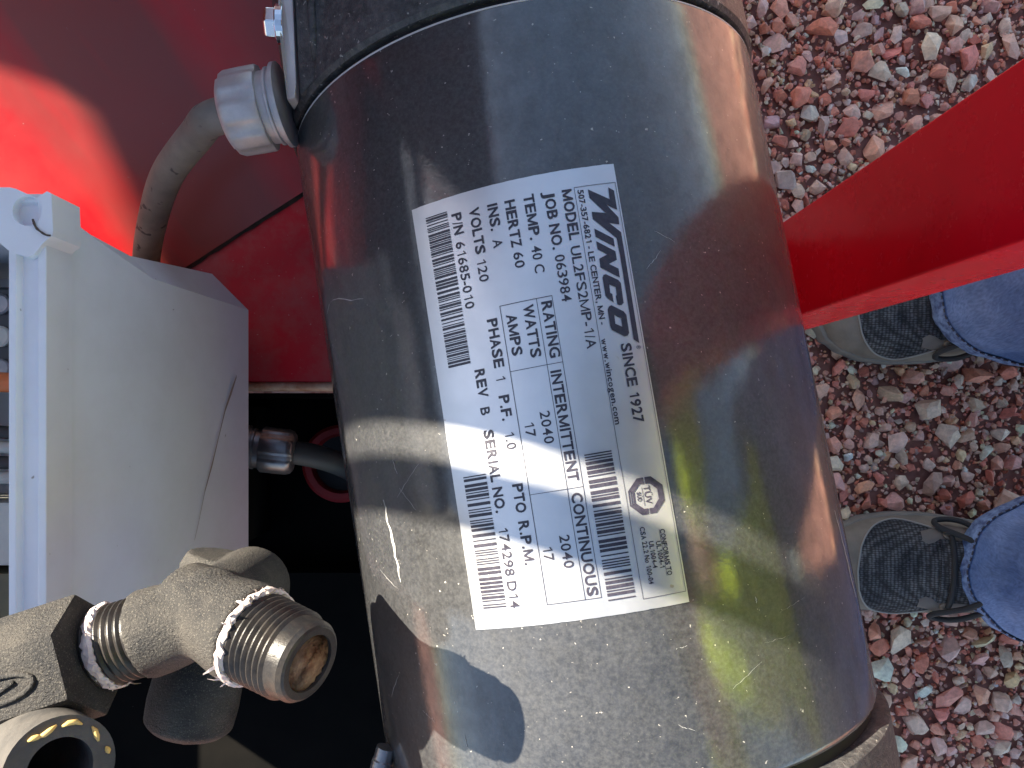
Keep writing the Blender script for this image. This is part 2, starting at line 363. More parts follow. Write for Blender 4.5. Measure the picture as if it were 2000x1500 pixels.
# dirt caught where floor and side meet
g = MB(); pts = [V((-0.26 + 0.34*i/70, seam(-0.26 + 0.34*i/70), FL)) for i in range(71)]; r2 = random.Random(3)
vs = []; fs = []
nrm = V((0.54, -0.84, 0))
for i, p in enumerate(pts):
    w = 0.0018 + 0.007*max(0, mnoise.noise(p*90))*max(0, 0.5 + mnoise.noise(p*25)) + 0.0010*r2.random()
    vs += [p - nrm*0.0012 + V((0,0,0.0017)), p + nrm*w + V((0,0,0.0005))]
for i in range(70): fs.append((2*i, 2*i+1, 2*i+3, 2*i+2))
g.add(vs, fs).build('grime', M['grime'], fl)
# sloping side sheet rising from the seam
bz = math.tan(math.radians(22)); up = V((-0.54, 0.842, bz))
a0 = V((-0.46, seam(-0.46), FL)); a1 = V((0.075, seam(0.075), FL))
MB().prism([a0, a1, a1 + up*0.75, a0 + up*0.75], (0.0008, -0.0013, 0.0037)).build('side_sheet', M['red_sheet'], trailer)
# upright channel post beside the generator
po = MB()
X0, X1, Y0, Y1 = 0.2, 0.2386, 0.0668, 0.137; w = 0.005; zb, zt = 0.27, 1.75
po.prism([(X0,Y0,zb),(X1,Y0,zb),(X1,Y0+w,zb),(X0+w,Y0+w,zb),(X0+w,Y1-w,zb),(X1,Y1-w,zb),(X1,Y1,zb),(X0,Y1,zb)], (0,0,zt-zb))
po.build('post', M['red_paint'], trailer, bevel=0.0016, seg=3, auto=0.9)
# black sub-frame below: tray, angle bars, cross beam, stands
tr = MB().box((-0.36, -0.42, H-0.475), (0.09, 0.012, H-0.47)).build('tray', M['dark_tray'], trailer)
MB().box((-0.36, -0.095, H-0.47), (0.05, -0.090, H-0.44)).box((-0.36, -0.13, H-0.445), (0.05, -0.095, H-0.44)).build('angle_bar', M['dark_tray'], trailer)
MB().box((-0.405, -0.50, 0.20), (-0.400, 0.0, 0.62)).build('tray_shade_plate', M['dark_tray'], trailer)  # unseen plate added to keep the sun off the tray
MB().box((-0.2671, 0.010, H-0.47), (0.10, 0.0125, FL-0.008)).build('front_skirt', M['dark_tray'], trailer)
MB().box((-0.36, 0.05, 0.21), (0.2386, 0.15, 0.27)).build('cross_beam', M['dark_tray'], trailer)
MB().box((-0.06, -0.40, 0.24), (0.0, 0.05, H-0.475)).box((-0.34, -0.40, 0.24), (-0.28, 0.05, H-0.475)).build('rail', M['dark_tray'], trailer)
for sx in (-0.03, -0.31):
    for sy in (-0.30, 0.10):
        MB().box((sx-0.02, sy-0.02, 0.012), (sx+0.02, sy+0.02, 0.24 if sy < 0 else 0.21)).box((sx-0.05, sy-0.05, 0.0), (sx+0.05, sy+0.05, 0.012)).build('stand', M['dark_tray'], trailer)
# unseen sheet and flat bar, added and cut to shade the upper generator
HZ = H + 0.05
def e1y(x): return 0.244 - (x + 0.441) * 0.352
shade_sheet = MB().prism([(-0.76, e1y(-0.76), HZ), (-0.60, e1y(-0.60), HZ), (-0.60, 0.06, HZ), (-0.464, 0.06, HZ), (-0.464, e1y(-0.464), HZ), (-0.13, e1y(-0.13), HZ), (-0.13, 1.40, HZ), (-1.15, 1.40, HZ), (-1.15, e1y(-1.15), HZ), (-0.835, e1y(-0.835), HZ), (-0.835, 0.505, HZ), (-0.748, 0.500, HZ), (-0.772, 0.43, HZ)], (0, 0, 0.003)).build('shade_sheet', M['shade_sheet'], trailer)
sb = MB(); 
def bar(x, off): return V((x, e1y(x) + off, HZ))
sb.prism([bar(-0.465, -0.0105), bar(-0.2, -0.0105), bar(-0.2, -0.029), bar(-0.465, -0.0265)], (0, 0, 0.006)).build('shade_bar', M['red_paint'], shade_sheet)  # unseen bar added for the thin shadow band
MB().box((-1.155, -0.25, 0.0), (-1.1505, 1.40, H + 0.28)).build('dark_reflection_panel', M['dark_tray'], trailer)  # unseen dark panel added to darken the shell's left reflection
for (x, y) in ((-1.12, 0.62), (-1.12, 1.36), (-0.2, 1.36)):
    MB().box((x-0.02, y-0.02, 0.0), (x+0.02, y+0.02, HZ)).build('shade_sheet_post', M['red_paint'], trailer)  # posts that carry the added shade sheet

# unseen panel on a pole, added to shade the person's legs
MB().box((-0.70, 0.48, 1.36), (-0.66, 1.06, 2.02)).build('leg_shade_panel', M['dark_tray'], trailer, bevel=0.01)
MB().box((-0.655, 0.74, 0.0), (-0.605, 0.79, 2.05)).build('shade_panel_pole', M['red_paint'], trailer)

# ------------------------------------------------------------------ generator
O = V((0.02838, 0, H - 0.30426)); AX = V((0.16476, -0.98336, 0.07657)).normalized()
E2 = (V((0, 0, 1)) - AX*AX.z).normalized(); E1 = V((0.98625, 0.16524, 0)); E1 = (E1 - AX*AX.dot(E1)).normalized()
R = 0.09
def cyl(s, th, r): return O + AX*s + (E1*math.sin(th) + E2*math.cos(th))*r
gen = thing('generator', 'black cylindrical generator head with silver rating label, lying across the trailer', 'generator', tuple(O - V((0, 0, R + 0.02))))
shell = MB().lathe(O, AX, [(-0.1165, 0.0870), (-0.1165, 0.0893), (-0.1158, 0.0899), (-0.1145, R), (-0.06, R), (0, R), (0.06, R), (0.1100, R), (0.1112, 0.0899), (0.1120, 0.0893), (0.1120, 0.0870)], 160, e1=E1)
shell = shell.build('shell', M['black_paint'], gen, auto=0.6)
MB().lathe(O, AX, [(-0.1225, 0.0873), (-0.1160, 0.0873)], 120, e1=E1).build('seal_ring', M['seal'], gen, auto=0.6)
MB().lathe(O, AX, [(0.1115, 0.0873), (0.1185, 0.0873)], 120, e1=E1).build('seal_ring', M['seal'], gen, auto=0.6)
MB().lathe(O, AX, [(-0.30, 0.05), (-0.298, 0.062), (-0.25, 0.078), (-0.215, 0.0865), (-0.205, 0.0905), (-0.130, 0.0912), (-0.1206, 0.0912), (-0.1192, 0.0900), (-0.1190, 0.086)], 128, e1=E1).build('end_bell', M['black_cast'], gen, auto=0.7)
MB().lathe(O, AX, [(0.1165, 0.086), (0.1165, 0.0915), (0.1175, 0.0928), (0.19, 0.0925), (0.21, 0.085), (0.26, 0.07), (0.262, 0.03)], 128, e1=E1).build('drive_bell', M['black_cast'], gen, auto=0.7)
MB().tube([cyl(-0.1164, 2*math.pi*i/120, 0.0895) for i in range(121)], 0.00035, 6, caps=False).build('shell_edge', M['aluminium'], shell, smooth=True)  # thin bare-metal ring that also draws the rim's highlight
# feet under the shell
for s in (-0.08, 0.07):
    c = cyl(s, math.pi, R)
    MB().box((c.x-0.06, c.y-0.012, H-0.47 if c.y < 0.0 else FL), (c.x+0.05, c.y+0.012, c.z+0.012)).build('foot', M['dark_tray'], gen)

# --- rating label
LU0, LU1, LV0, LV1 = 0.0, 125.4, 0.0, 61.9                       # millimetres, u along the axis, v round the shell
SK = -0.0105
def lab(u, v, r): return cyl((u - 64.1)/1000, (v + SK*(u - 62.5) - 46.3)/1000/R, r)
def patch(poly2d, r, step=1.6):
    """flat outline in label millimetres laid round the shell"""
    b = bmesh.new(); b.faces.new([b.verts.new((p[0], p[1], 0)) for p in poly2d])
    bmesh.ops.triangulate(b, faces=b.faces)
    for _ in range(7):
        es = [e for e in b.edges if abs(e.verts[0].co.y - e.verts[1].co.y) > step]
        if not es: break
        bmesh.ops.subdivide_edges(b, edges=es, cuts=1); bmesh.ops.triangulate(b, faces=b.faces)
    vs = [lab(v.co.x, v.co.y, r) for v in b.verts]; b.verts.index_update(); fs = [[v.index for v in f.verts] for f in b.faces]; b.free(); return vs, fs
lm = MB(); nu, nv = 40, 40; vs = []; fs = []
for i in range(nu+1):
    for j in range(nv+1):
        u = LU1*i/nu; v = LV1*j/nv
        lift = 0.00022 + 0.00005*mnoise.noise(V((u*0.12, v*0.12, 3)))
        vs.append(lab(u + 0.12*mnoise.noise(V((v*0.4, i, 0)))*(i in (0, nu)), v, R + lift))
for i in range(nu):
    for j in range(nv): a = i*(nv+1)+j; fs.append((a, a+1, a+nv+2, a+nv+1))
ring = [i*(nv+1) for i in range(nu+1)] + [nu*(nv+1)+j for j in range(1, nv+1)] + [i*(nv+1)+nv for i in range(nu-1, -1, -1)] + [j for j in range(nv-1, 0, -1)]
k = len(vs)
for q in ring:
    p = vs[q]; w_ = p - O; rad = (w_ - AX*w_.dot(AX)).normalized(); vs.append(p - rad*0.0004)
for i in range(len(ring)): fs.append((ring[i], ring[(i+1) % len(ring)], k + (i+1) % len(ring), k + i))
lm.add(vs, fs); plate = lm.build('rating_label', M['foil'], gen, auto=0.8)
plate['label'] = 'silver foil rating label with black print and barcodes'
RP = R + 0.00042

def font_mesh(txt, bold):
    c = bpy.data.curves.new('t', 'FONT'); c.body = txt; c.size = 1.0; c.resolution_u = 3; c.offset = bold; c.fill_mode = 'FRONT'
    o = bpy.data.objects.new('t', c); COL.objects.link(o)
    dg = bpy.context.evaluated_depsgraph_get(); dg.update()
    me = bpy.data.meshes.new_from_object(o.evaluated_get(dg)); bpy.data.objects.remove(o); bpy.data.curves.remove(c)
    return [v.co.copy() for v in me.vertices], [list(p.vertices) for p in me.polygons]
hv, _ = font_mesh('H', 0); CAP = max(v.y for v in hv)
ADV = dict(zip("ABCDEFGHIJKLMNOPRSTUVWXYZ", (667,667,722,722,667,611,778,722,278,500,667,556,833,722,778,667,722,667,611,722,667,944,667,667,611)))
ADV.update({c: 556 for c in '0123456789'}); ADV.update({'.': 278, ',': 278, '-': 333, '/': 278, ' ': 278, 'w': 722, 'i': 222, 'n': 556, 'c': 500, 'o': 556, 'g': 556, 'e': 556, 'm': 833, 'Ü': 722, '®': 737})
GLY = {}
def bars(segs, t):
    """glyph drawn from straight strokes of thickness t"""
    vs = []; fs = []
    for (a, b) in segs:
        a, b = V((*a, 0)), V((*b, 0)); d = (b - a).normalized()*t/2; n = V((-d.y, d.x, 0)); k = len(vs)
        vs += [a - n, a + n, b + n, b - n]; fs.append((k, k+3, k+2, k+1))
    return vs, fs
def glyph(c, bold):
    """outline of one character with its foot at y 0 and cap height 0.718"""
    if (c, bold) not in GLY:
        t = 0.080 if bold < 0.015 else 0.125
        if c == '1': g = bars([((0.30, 0), (0.30, 0.718)), ((0.29, 0.68), (0.10, 0.54))], t)
        elif c == 'M': g = bars([((t/2, 0), (t/2, 0.718)), ((0.70 - t/2, 0), (0.70 - t/2, 0.718)), ((t/2, 0.69), (0.35, 0.03)), ((0.70 - t/2, 0.69), (0.35, 0.03))], t)
        else:
            vs, fs = font_mesh(c, bold); g = ([v*(0.718/CAP) for v in vs], fs)
        GLY[(c, bold)] = g
    return GLY[(c, bold)]
def print_text(txt, u, v, width, cap, bold, name='lettering'):
    vs = []; fs = []; x = 0
    for c in txt:
        adv = ADV[c]/1000*(1.06 if bold > 0.015 else 1.0)
        if c != ' ':
            gv, gf = glyph(c, bold); xa = min(p.x for p in gv); xb = max(p.x for p in gv)
            want = adv - 0.085 if c not in '1.,I-i' else xb - xa
            if c in 'AVWTY': want = adv - 0.03
            k = want/(xb - xa); n = len(vs); off = x + (adv - want)/2
            vs += [(off + (p.x - xa)*k, p.y) for p in gv]; fs += [[i + n for i in f] for f in gf]
        x += adv
    xs = [p[0] for p in vs]; xa, xb = min(xs), max(xs); sx = width/(xb - xa) if len(txt) > 1 else cap/0.718; sy = cap/0.718
    m = MB().add([lab(u + (p[0] - xa)*sx, v + p[1]*sy, RP) for p in vs], fs)
    me = m.mesh('lettering', fix=False); return link(name, me, M['ink'], plate)
TXT = [('MODEL',5.77,46.2,14.69,1),('UL2FS2MP-1/A',22.34,45.72,29.59,0),('JOB NO.',5.42,41.12,16.94,1),('063984',24.03,41.06,13.51,0),
('TEMP.',5.16,35.28,13.23,1),('40 C',20.27,34.99,7.82,0),('HERTZ',5.63,29.72,13.81,1),('60',20.98,29.68,4.52,0),('INS.',5.52,24.61,7.8,1),
('A',15.97,24.43,2.47,0),('VOLTS',5.24,19.03,13.74,1),('120',20.72,18.76,6.4,0),('P/N',5.36,13.5,6.28,1),('61685-010',13.91,13.18,19.87,0),
('507-357-6821 - LE CENTER, MN -',6.47,50.54,39.31,2),('RATING',36.47,35.15,16.22,1),('WATTS',36.47,29.85,15.17,1),('AMPS',38.14,24.67,11.96,1),
('PHASE',38.22,18.86,14.21,1),('1',55.03,18.69,1.52,0),('P.F.',60.44,18.6,7.21,1),('1.0',71.16,18.48,4.78,0),('REV',51.72,12.66,8.15,1),
('B',62.8,12.46,2.25,0),('SERIAL NO.',69.35,12.17,23.77,1),('174298 D14',97.54,11.79,22.47,0),('INTERMITTENT',56.26,34.3,31.29,1),
('2040',67.04,29.44,9.14,0),('17',69.48,24.61,4.03,0),('CONTINUOUS',90.89,34.1,28.5,1),('2040',101.87,28.96,9.06,0),('17',104.53,23.77,3.74,0),
('PTO',85.81,18.2,8.18,1),('R.P.M.',96.37,18.13,12.26,1),('SINCE 1927',52.0,55.0,22.53,3),('www.wincogen.com',49.75,49.72,24.41,2),
('CONFORMS TO',104.59,56.56,12.67,4),('UL1004-1',107.64,54.86,7.23,4),('UL1004-4',107.33,52.9,7.34,4),('CSA 22.2 No 100-04',103.11,51.1,15.66,4)]
CAPS = {0:(2.72,0.010), 1:(2.85,0.026), 2:(1.62,0.022), 3:(2.8,0.028), 4:(1.3,0.022)}
for (s_, u, v, w_, k) in TXT:
    um = u + w_/2
    cp, bo = CAPS[k]; print_text(s_, u, v - SK*(um - 62.5), w_, cp, bo)
def rect(u0, v0, u1, v1): return [(u0, v0), (u1, v0), (u1, v1), (u0, v1)]
def printed(name, polys):
    m = MB()
    for p in polys: m.add(*patch(p, RP))
    me = m.mesh(name, fix=False); return link(name, me, M['ink'], plate)
def deskew(v, u): return v - SK*(u - 62.5)
L = 0.13
def frame(u0, v0, u1, v1, t=L): return [rect(u0, v0, u1, v0+t), rect(u0, v1-t, u1, v1), rect(u0, v0+t, u0+t, v1-t), rect(u1-t, v0+t, u1, v1-t)]
printed('box_line', frame(5.5, 49.25, 122.4, 61.45))
printed('table_line', frame(35.1, 22.95, 120.2, 38.25, 0.16) + [rect(35.26, 33.65, 120.04, 33.81), rect(54.2, 23.11, 54.34, 33.65), rect(54.2, 33.81, 54.34, 38.09), rect(89.4, 23.11, 89.54, 33.65), rect(89.4, 33.81, 89.54, 38.09)])
printed('underline', [rect(104.6, 56.35+0.5, 117.3, 56.45+0.5)])
def barcode(u0, u1, v0, v1, mod, seed):
    r = random.Random(seed); u = u0; P = []
    while u < u1 - 0.3:
        w_ = mod * r.choice((1, 1, 2.3, 1, 2.6)); w_ = min(w_, u1 - u); P.append(rect(u, v0, u + w_, v1)); u += w_ + mod*r.choice((1, 1.1, 1, 2.4))
    return printed('barcode', P)
barcode(4.0, 50.0, 4.4, 11.6, 0.27, 1)
barcode(80.9, 121.4, 39.85, 47.45, 0.36, 2)
barcode(81.5, 119.5, 3.7, 11.0, 0.34, 3)
logo = [[(6.69,53.72),(10.35,59.49),(6.84,59.7),(7.95,61.21),(13.64,61.11),(11.75,58.2),(15.87,61.08),(17.92,60.96),(17.15,58.07),(20.25,61.05),(27.15,60.94),(52.54,60.42),(51.27,59.04),(26.97,59.55),(21.77,59.47),(15.35,53.62),(13.3,53.68),(14.18,57.67),(9.19,53.79)],
 [(18.21,53.53),(21.82,58.51),(24.21,58.47),(20.63,53.52)],
 [(21.9,53.43),(25.56,58.39),(28.03,58.35),(28.89,55.87),(30.63,58.37),(33.21,58.29),(29.62,53.35),(27.03,53.41),(26.13,55.89),(24.28,53.43)],
 [(31.72,54.46),(33.83,57.68),(34.81,58.3),(40.54,58.05),(41.08,57.4),(41.05,56.7),(40.68,56.22),(38.3,56.21),(37.95,56.56),(35.77,56.62),(34.73,54.91),(37.2,54.76),(37.57,55.29),(40.04,55.24),(38.53,53.72),(37.67,53.29),(32.51,53.36),(31.8,53.8)],
 [(40.71,54.42),(42.96,57.6),(44.04,58.21),(45.7,58.16),(44.79,56.56),(43.59,54.75),(46.09,54.64),(46.6,53.08),(41.81,53.17),(41.0,53.68)],
 [(45.7,58.16),(49.25,58.05),(49.96,57.51),(50.03,56.6),(47.67,53.36),(46.6,53.08),(46.09,54.64),(47.24,56.42),(44.79,56.56)]]
printed('logo', [[(u, deskew(v, u)) for (u, v) in p] for p in logo])
oc = [(89.78,56.67),(92.64,59.63),(96.94,59.53),(99.91,56.67),(99.93,52.53),(96.94,49.62),(92.87,49.73),(89.75,52.69)]
ic = [(91.69,56.1),(93.52,57.93),(96.24,57.91),(98.44,56.03),(98.3,53.36),(96.39,51.32),(93.37,51.44),(91.47,53.23)]
def lerp(a, b, t): return (a[0]+(b[0]-a[0])*t, a[1]+(b[1]-a[1])*t)
mk = []
for i in range(8):
    j = (i+1) % 8; o0, o1, i0, i1 = oc[i], oc[j], ic[i], ic[j]
    if i in (3, 7): mk += [[o0, lerp(o0, o1, .45), lerp(i0, i1, .45), i0], [lerp(o0, o1, .55), o1, i1, lerp(i0, i1, .55)]]
    elif i == 5: mk += [[lerp(o0,i0,a), lerp(o1,i1,a), lerp(o1,i1,b), lerp(o0,i0,b)] for a, b in ((0,.18),(.34,.52),(.66,1))]
    else: mk.append([o0, o1, i1, i0])
mk.append(rect(92.4, 53.62, 97.5, 53.76))
printed('approval_mark', [[(u, v - SK*(95 - 62.5)) for (u, v) in p] for p in mk])
print_text('TÜV', 92.1, 54.15 + 0.34, 5.1, 1.75, 0.012); print_text('SÜD', 93.5, 52.0 + 0.34, 2.6, 1.15, 0.02)
print_text('®', 53.1, 59.3, 1.5, 1.2, 0.0)

# scratches and the pressed seam line of the shell
def strip(name, pts, w, m, parent, r=R + 0.00012):
    vs = []; fs = []
    for i, (s, th) in enumerate(pts):
        ww = w * (0.35 + 0.65*math.sin(math.pi*(i+0.35)/(len(pts)-0.3))) * random.uniform(0.6, 1.3)
        vs += [cyl(s, th - ww/R, r), cyl(s, th + ww/R, r)]
    for i in range(len(pts)-1): fs.append((2*i, 2*i+1, 2*i+3, 2*i+2))
    me = MB().add(vs, fs).mesh(name); return link(name, me, m, parent)
def line(s0, t0, s1, t1, n=14, wob=0.0015): return [(s0+(s1-s0)*i/n + random.uniform(-wob, wob)*0.5, math.radians(t0+(t1-t0)*i/n) + random.uniform(-wob, wob)*4) for i in range(n+1)]
strip('scratch', line(0.048, 56, 0.078, 60), 0.0007, M['scratch'], shell)
strip('scratch', line(0.020, -50, 0.047, -48, 18), 0.0006, M['scratch'], shell)
strip('scratch', [(a, math.radians(b)) for a, b in ((-0.0475, -65.6), (-0.0496, -62.5), (-0.0498, -59.5), (-0.0488, -56.2), (-0.0472, -53.2), (-0.0455, -50.5), (-0.0449, -48), (-0.0441, -46))], 0.0006, M['scratch'], shell)
for _ in range(26):
    s = random.uniform(-0.05, 0.1); th = random.uniform(-55, 30); l = random.uniform(0.004, 0.016)
    if -0.068 < s < 0.066 and -34 < th < 14: continue
    strip('scratch', line(s, th, s + l*random.uniform(-1, 1), th + random.uniform(-8, 8), 8, 0.0004), 0.00013, M['scratch'], shell)

# side cover with screw on the end bell
cov = MB()
ca_, cb_ = at(552, -60, 0.252), at(566, 192, 0.262)
def cv(p, dz): return V((p.x, p.y, p.z + dz))
cov.prism([cv(at(538,-90,0.255),0), cv(at(568,-90,0.255),0), cv(at(578,160,0.262),0), cv(at(576,190,0.264),0), cv(at(560,196,0.266),0), cv(at(548,90,0.258),0)], (0, 0, -0.07))
cov = cov.build('side_cover', M['aluminium'], gen, bevel=0.0008)
MB().prism([cv(at(570,-95,0.253),0), cv(at(740,-95,0.235),0), cv(at(720,40,0.240),0), cv(at(640,118,0.248),0), cv(at(585,190,0.262),0)], (0, 0, -0.06)).build('terminal_housing', M['black_cast'], gen, bevel=0.002)
for q in ((605, 618), (640, 650)):
    MB().tube([at(q[0], -60, 0.250), at(q[0]+6, 60, 0.2525), at(q[1], 118, 0.2555)], 0.0017, 8).build('rib', M['black_cast'], gen, smooth=True)
sc = at(545, 47, 0.262)
MB().lathe(sc, (-1, 0, 0.1), [(-0.002, 0.0065), (0.0006, 0.0065), (0.0008, 0.006)], 24).lathe(sc + V((-0.0007, 0, 0)), (-1, 0, 0.1), [(0, 0.0052), (0.0032, 0.0052), (0.004, 0.0044)], 6).build('screw', M['bright_steel'], cov, bevel=0.0003)
bo = at(748, 1482, 0.262)
MB().lathe(bo, (-0.25, -0.95, 0.05), [(-0.004, 0.0032), (0.0, 0.0032), (0.0005, 0.0036), (0.010, 0.0036), (0.0108, 0.003)], 24).build('through_bolt', M['zinc_dark'], gen, auto=0.5)

# ------------------------------------------------------------------ cables with glands
def gland(parent, o, ax, r, ln, m, lobes=8):
    nut = MB()
    def fn(t, rr, A):
        if 0.30*ln < t < 0.98*ln:
            c = math.cos(lobes*A); return rr*(1 - 0.055*max(0, min(1, (c - 0.35)*4)))
        return rr
    nut.lathe(o, ax, [(0.30*ln, r*0.80), (0.305*ln, r*0.97), (0.34*ln, r*1.0), (0.60*ln, r*1.0), (0.86*ln, r*0.99), (0.95*ln, r*0.93), (1.0*ln, r*0.80), (1.0*ln, r*0.42)], 96, fn=fn)
    nut.build('gland_nut', m, parent, auto=0.7)
    MB().lathe(o, ax, [(-0.02*ln, r*0.98), (0.05*ln, r*0.98), (0.06*ln, r*0.86), (0.11*ln, r*0.86), (0.13*ln, r*0.90), (0.17*ln, r*0.90), (0.19*ln, r*0.84), (0.31*ln, r*0.84)], 64).build('gland_body', m, parent, auto=0.6)
c1 = thing('power_cable', 'grey dusty power cable curving from a cast gland on the generator end', 'cable', tuple(at(285, 510, 0.40)))
go = at(556, 205, 0.272); gdir = V((-0.97, -0.16, -0.04)).normalized()
gland(c1, go, gdir, 0.0146, 0.0205, M['zinc'])
MB().tube(spline([go + gdir*0.010, go + gdir*0.026, at(385, 262, 0.284), at(325, 345, 0.310), at(296, 440, 0.345), at(285, 520, 0.375), at(290, 575, 0.402), at(300, 600, 0.412)], 12), 0.0062, 20).build('sheath', M['cable'], c1, smooth=True)
c2 = thing('outlet_cable', 'short dark cable from a grey gland under the box into a red ringed hole', 'cable', tuple(at(600, 890, 0.45)))
go2 = at(482, 874, 0.425); gd2 = V((0.985, -0.12, -0.12)).normalized()
gland(c2, go2, gd2, 0.0128, 0.026, M['zinc_dark'], 6)
MB().tube(spline([go2 + gd2*0.012, at(585, 885, 0.434), at(640, 898, 0.444), at(690, 920, 0.466), at(725, 945, 0.50)], 8), 0.0068, 16).build('sheath', M['cable_dark'], c2, smooth=True)
# red bushing in the tray
bc = at(668, 905, 0.466)
MB().lathe(bc, (0, 0, 1), [(-0.02, 0.0185), (-0.004, 0.0235), (0.003, 0.0235), (0.0045, 0.0215), (0.0040, 0.0180), (-0.004, 0.0165), (-0.02, 0.0160)], 48, close=True).build('bushing', M['red_rubber'], tr, auto=0.7)
MB().lathe(bc, (0, 0, 1), [(-0.003, 0.0), (-0.0029, 0.0170)], 32).build('hole_dark_disc', M['seal'], tr)  # black disc painting the dark inside of the hole

# ------------------------------------------------------------------ grey junction box
jb = thing('junction_box', 'open light grey plastic junction box with a cracked corner', 'box', (-0.22, -0.02, FL))
ZT = H - 0.224; ZB = FL + 0.0005
XR = -0.1323; XL = -0.34
# outer wall, drawn as rings from bottom to rim; corners chamfer towards the base
def boxring(z, x1, yA, yB, c, x0=XL):
    return [V((x1, yA + c, z)), V((x1, yB - c, z)), V((x1 - c, yB, z)), V((x0, yB, z)), V((x0, yA, z)), V((x1 - c, yA, z))]
Yp, Yn = 0.0648, -0.098
rings = [boxring(H - 0.352, -0.1155, -0.0855, 0.0640, 0.0165), boxring(H - 0.349, -0.1142, -0.0860, 0.0645, 0.0165),
         boxring(H - 0.281, -0.1268, -0.0900, 0.0585, 0.0085), boxring(H - 0.251, -0.1325, -0.094, 0.0592, 0.0012), boxring(H - 0.2375, -0.1350, -0.097, 0.0630, 0.0010)]
bm_ = MB(); vs = [p for r_ in rings for p in r_]; fs = []
for j in range(len(rings)-1):
    for k in range(6): fs.append((j*6+k, j*6+(k+1) % 6, (j+1)*6+(k+1) % 6, (j+1)*6+k))
fs.append(list(range(6))[::-1]); bm_.add(vs, fs)
wl_ = bm_.build('wall', M['grey_plastic'], jb); mo = wl_.modifiers.new('thickness', 'SOLIDIFY'); mo.thickness = 0.003; mo.offset = -1
MB().box((-0.30, -0.07, H-0.47), (-0.14, 0.005, H-0.3525)).box((-0.30, 0.02, FL+0.0004), (-0.15, 0.05, H-0.3525)).build('bracket', M['dark_tray'], jb)
# rim: outer lip and flat top ring
rim = MB()
def rrect(x0, y0, x1, y1, z): return [V((x0, y0, z)), V((x1, y0, z)), V((x1, y1, z)), V((x0, y1, z))]
A_ = rrect(XL-0.002, Yn-0.001, XR, Yp, H-0.2378); B_ = rrect(XL-0.002, Yn-0.001, XR, Yp, ZT)
C_ = rrect(XL+0.009, Yn+0.010, XR-0.0022, Yp-0.011, ZT); 
B2 = rrect(XL+0.0004, Yn+0.0014, XR-0.0024, Yp-0.0024, ZT); G1 = rrect(XL+0.0010, Yn+0.002, XR-0.0030, Yp-0.003, ZT-0.0016)
G2 = rrect(XL+0.0056, Yn+0.0066, XR-0.0078, Yp-0.0076, ZT-0.0016); G3 = rrect(XL+0.0062, Yn+0.0072, XR-0.0084, Yp-0.0082, ZT+0.0006)
G4 = rrect(XL+0.0080, Yn+0.0090, XR-0.0106, Yp-0.0104, ZT+0.0006); D_ = rrect(XL+0.0080, Yn+0.009, XR-0.0106, Yp-0.0104, H-0.245)
seq = [A_, B_, B2, G1, G2, G3, G4, D_]; vs = [p for q in seq for p in q]; fs = []
for j in range(len(seq)-1):
    for k in range(4): fs.append((j*4+k, j*4+(k+1) % 4, (j+1)*4+(k+1) % 4, (j+1)*4+k))
rim.add(vs, fs).build('rim', M['grey_plastic'], jb, bevel=0.0004)
# corner screw boss with open hole
hc = at(53, 412, 0.2222); hr = 0.0043
pl = [at(100, 372, 0.2222), at(104, 460, 0.2222), at(88, 470, 0.2222), at(60, 505, 0.2222), at(20, 492, 0.2222), at(-40, 440, 0.2222), at(-60, 365, 0.2222), at(25, 366, 0.2222), at(74, 388, 0.2222), at(88, 374, 0.2222)]
b = MB(); n = 40; inner = []; outer = []
for k in range(n):
    A = 2*math.pi*k/n; d = V((math.cos(A), math.sin(A), 0)); inner.append(hc + d*hr)
    best = 1e9
    for i in range(len(pl)):
        p, q = pl[i], pl[(i+1) % len(pl)]; e = q - p; den = d.x*(-e.y) + e.x*d.y
        if abs(den) < 1e-12: continue
        w_ = p - hc; t_ = (w_.x*(-e.y) + e.x*w_.y)/den; s_ = (d.x*w_.y - d.y*w_.x)/den
        if t_ > 0 and -1e-6 <= s_ <= 1+1e-6: best = min(best, t_)
    outer.append(hc + d*max(best, hr*1.08))
vs = outer + inner + [p - V((0,0,0.012)) for p in inner] + [p - V((0,0,0.0150)) for p in outer] + [hc - V((0,0,0.012))]
fs = []
for k in range(n):
    j = (k+1) % n; fs += [(k, j, n+j, n+k), (n+k, n+j, 2*n+j, 2*n+k), (k, 3*n+k, 3*n+j, j), (2*n+k, 2*n+j, 4*n)]
boss = b.add(vs, fs).build('screw_boss', M['grey_plastic'], jb)
MB().lathe(hc - V((0,0,0.0045)), (0,0,1), [(-0.006, 0.0), (0, 0.0001), (0.0, 0.0042), (-0.002, 0.00425)], 24).build('bore', M['screw_hole'], boss)
cr = MB(); cp = [at(64, 428, 0.2219), at(70, 444, 0.2219), at(80, 453, 0.2219), at(90, 459, 0.2219), at(99, 460, 0.2221)]
cr.tube(spline(cp, 4), [0.0003, 0.00035, 0.0004, 0.0003, 0.0003, 0.0004, 0.0003, 0.00025, 0.0003, 0.00035, 0.0003, 0.0003, 0.00025, 0.0003, 0.0003, 0.0003, 0.0003], 6).build('crack', M['crack'], boss)
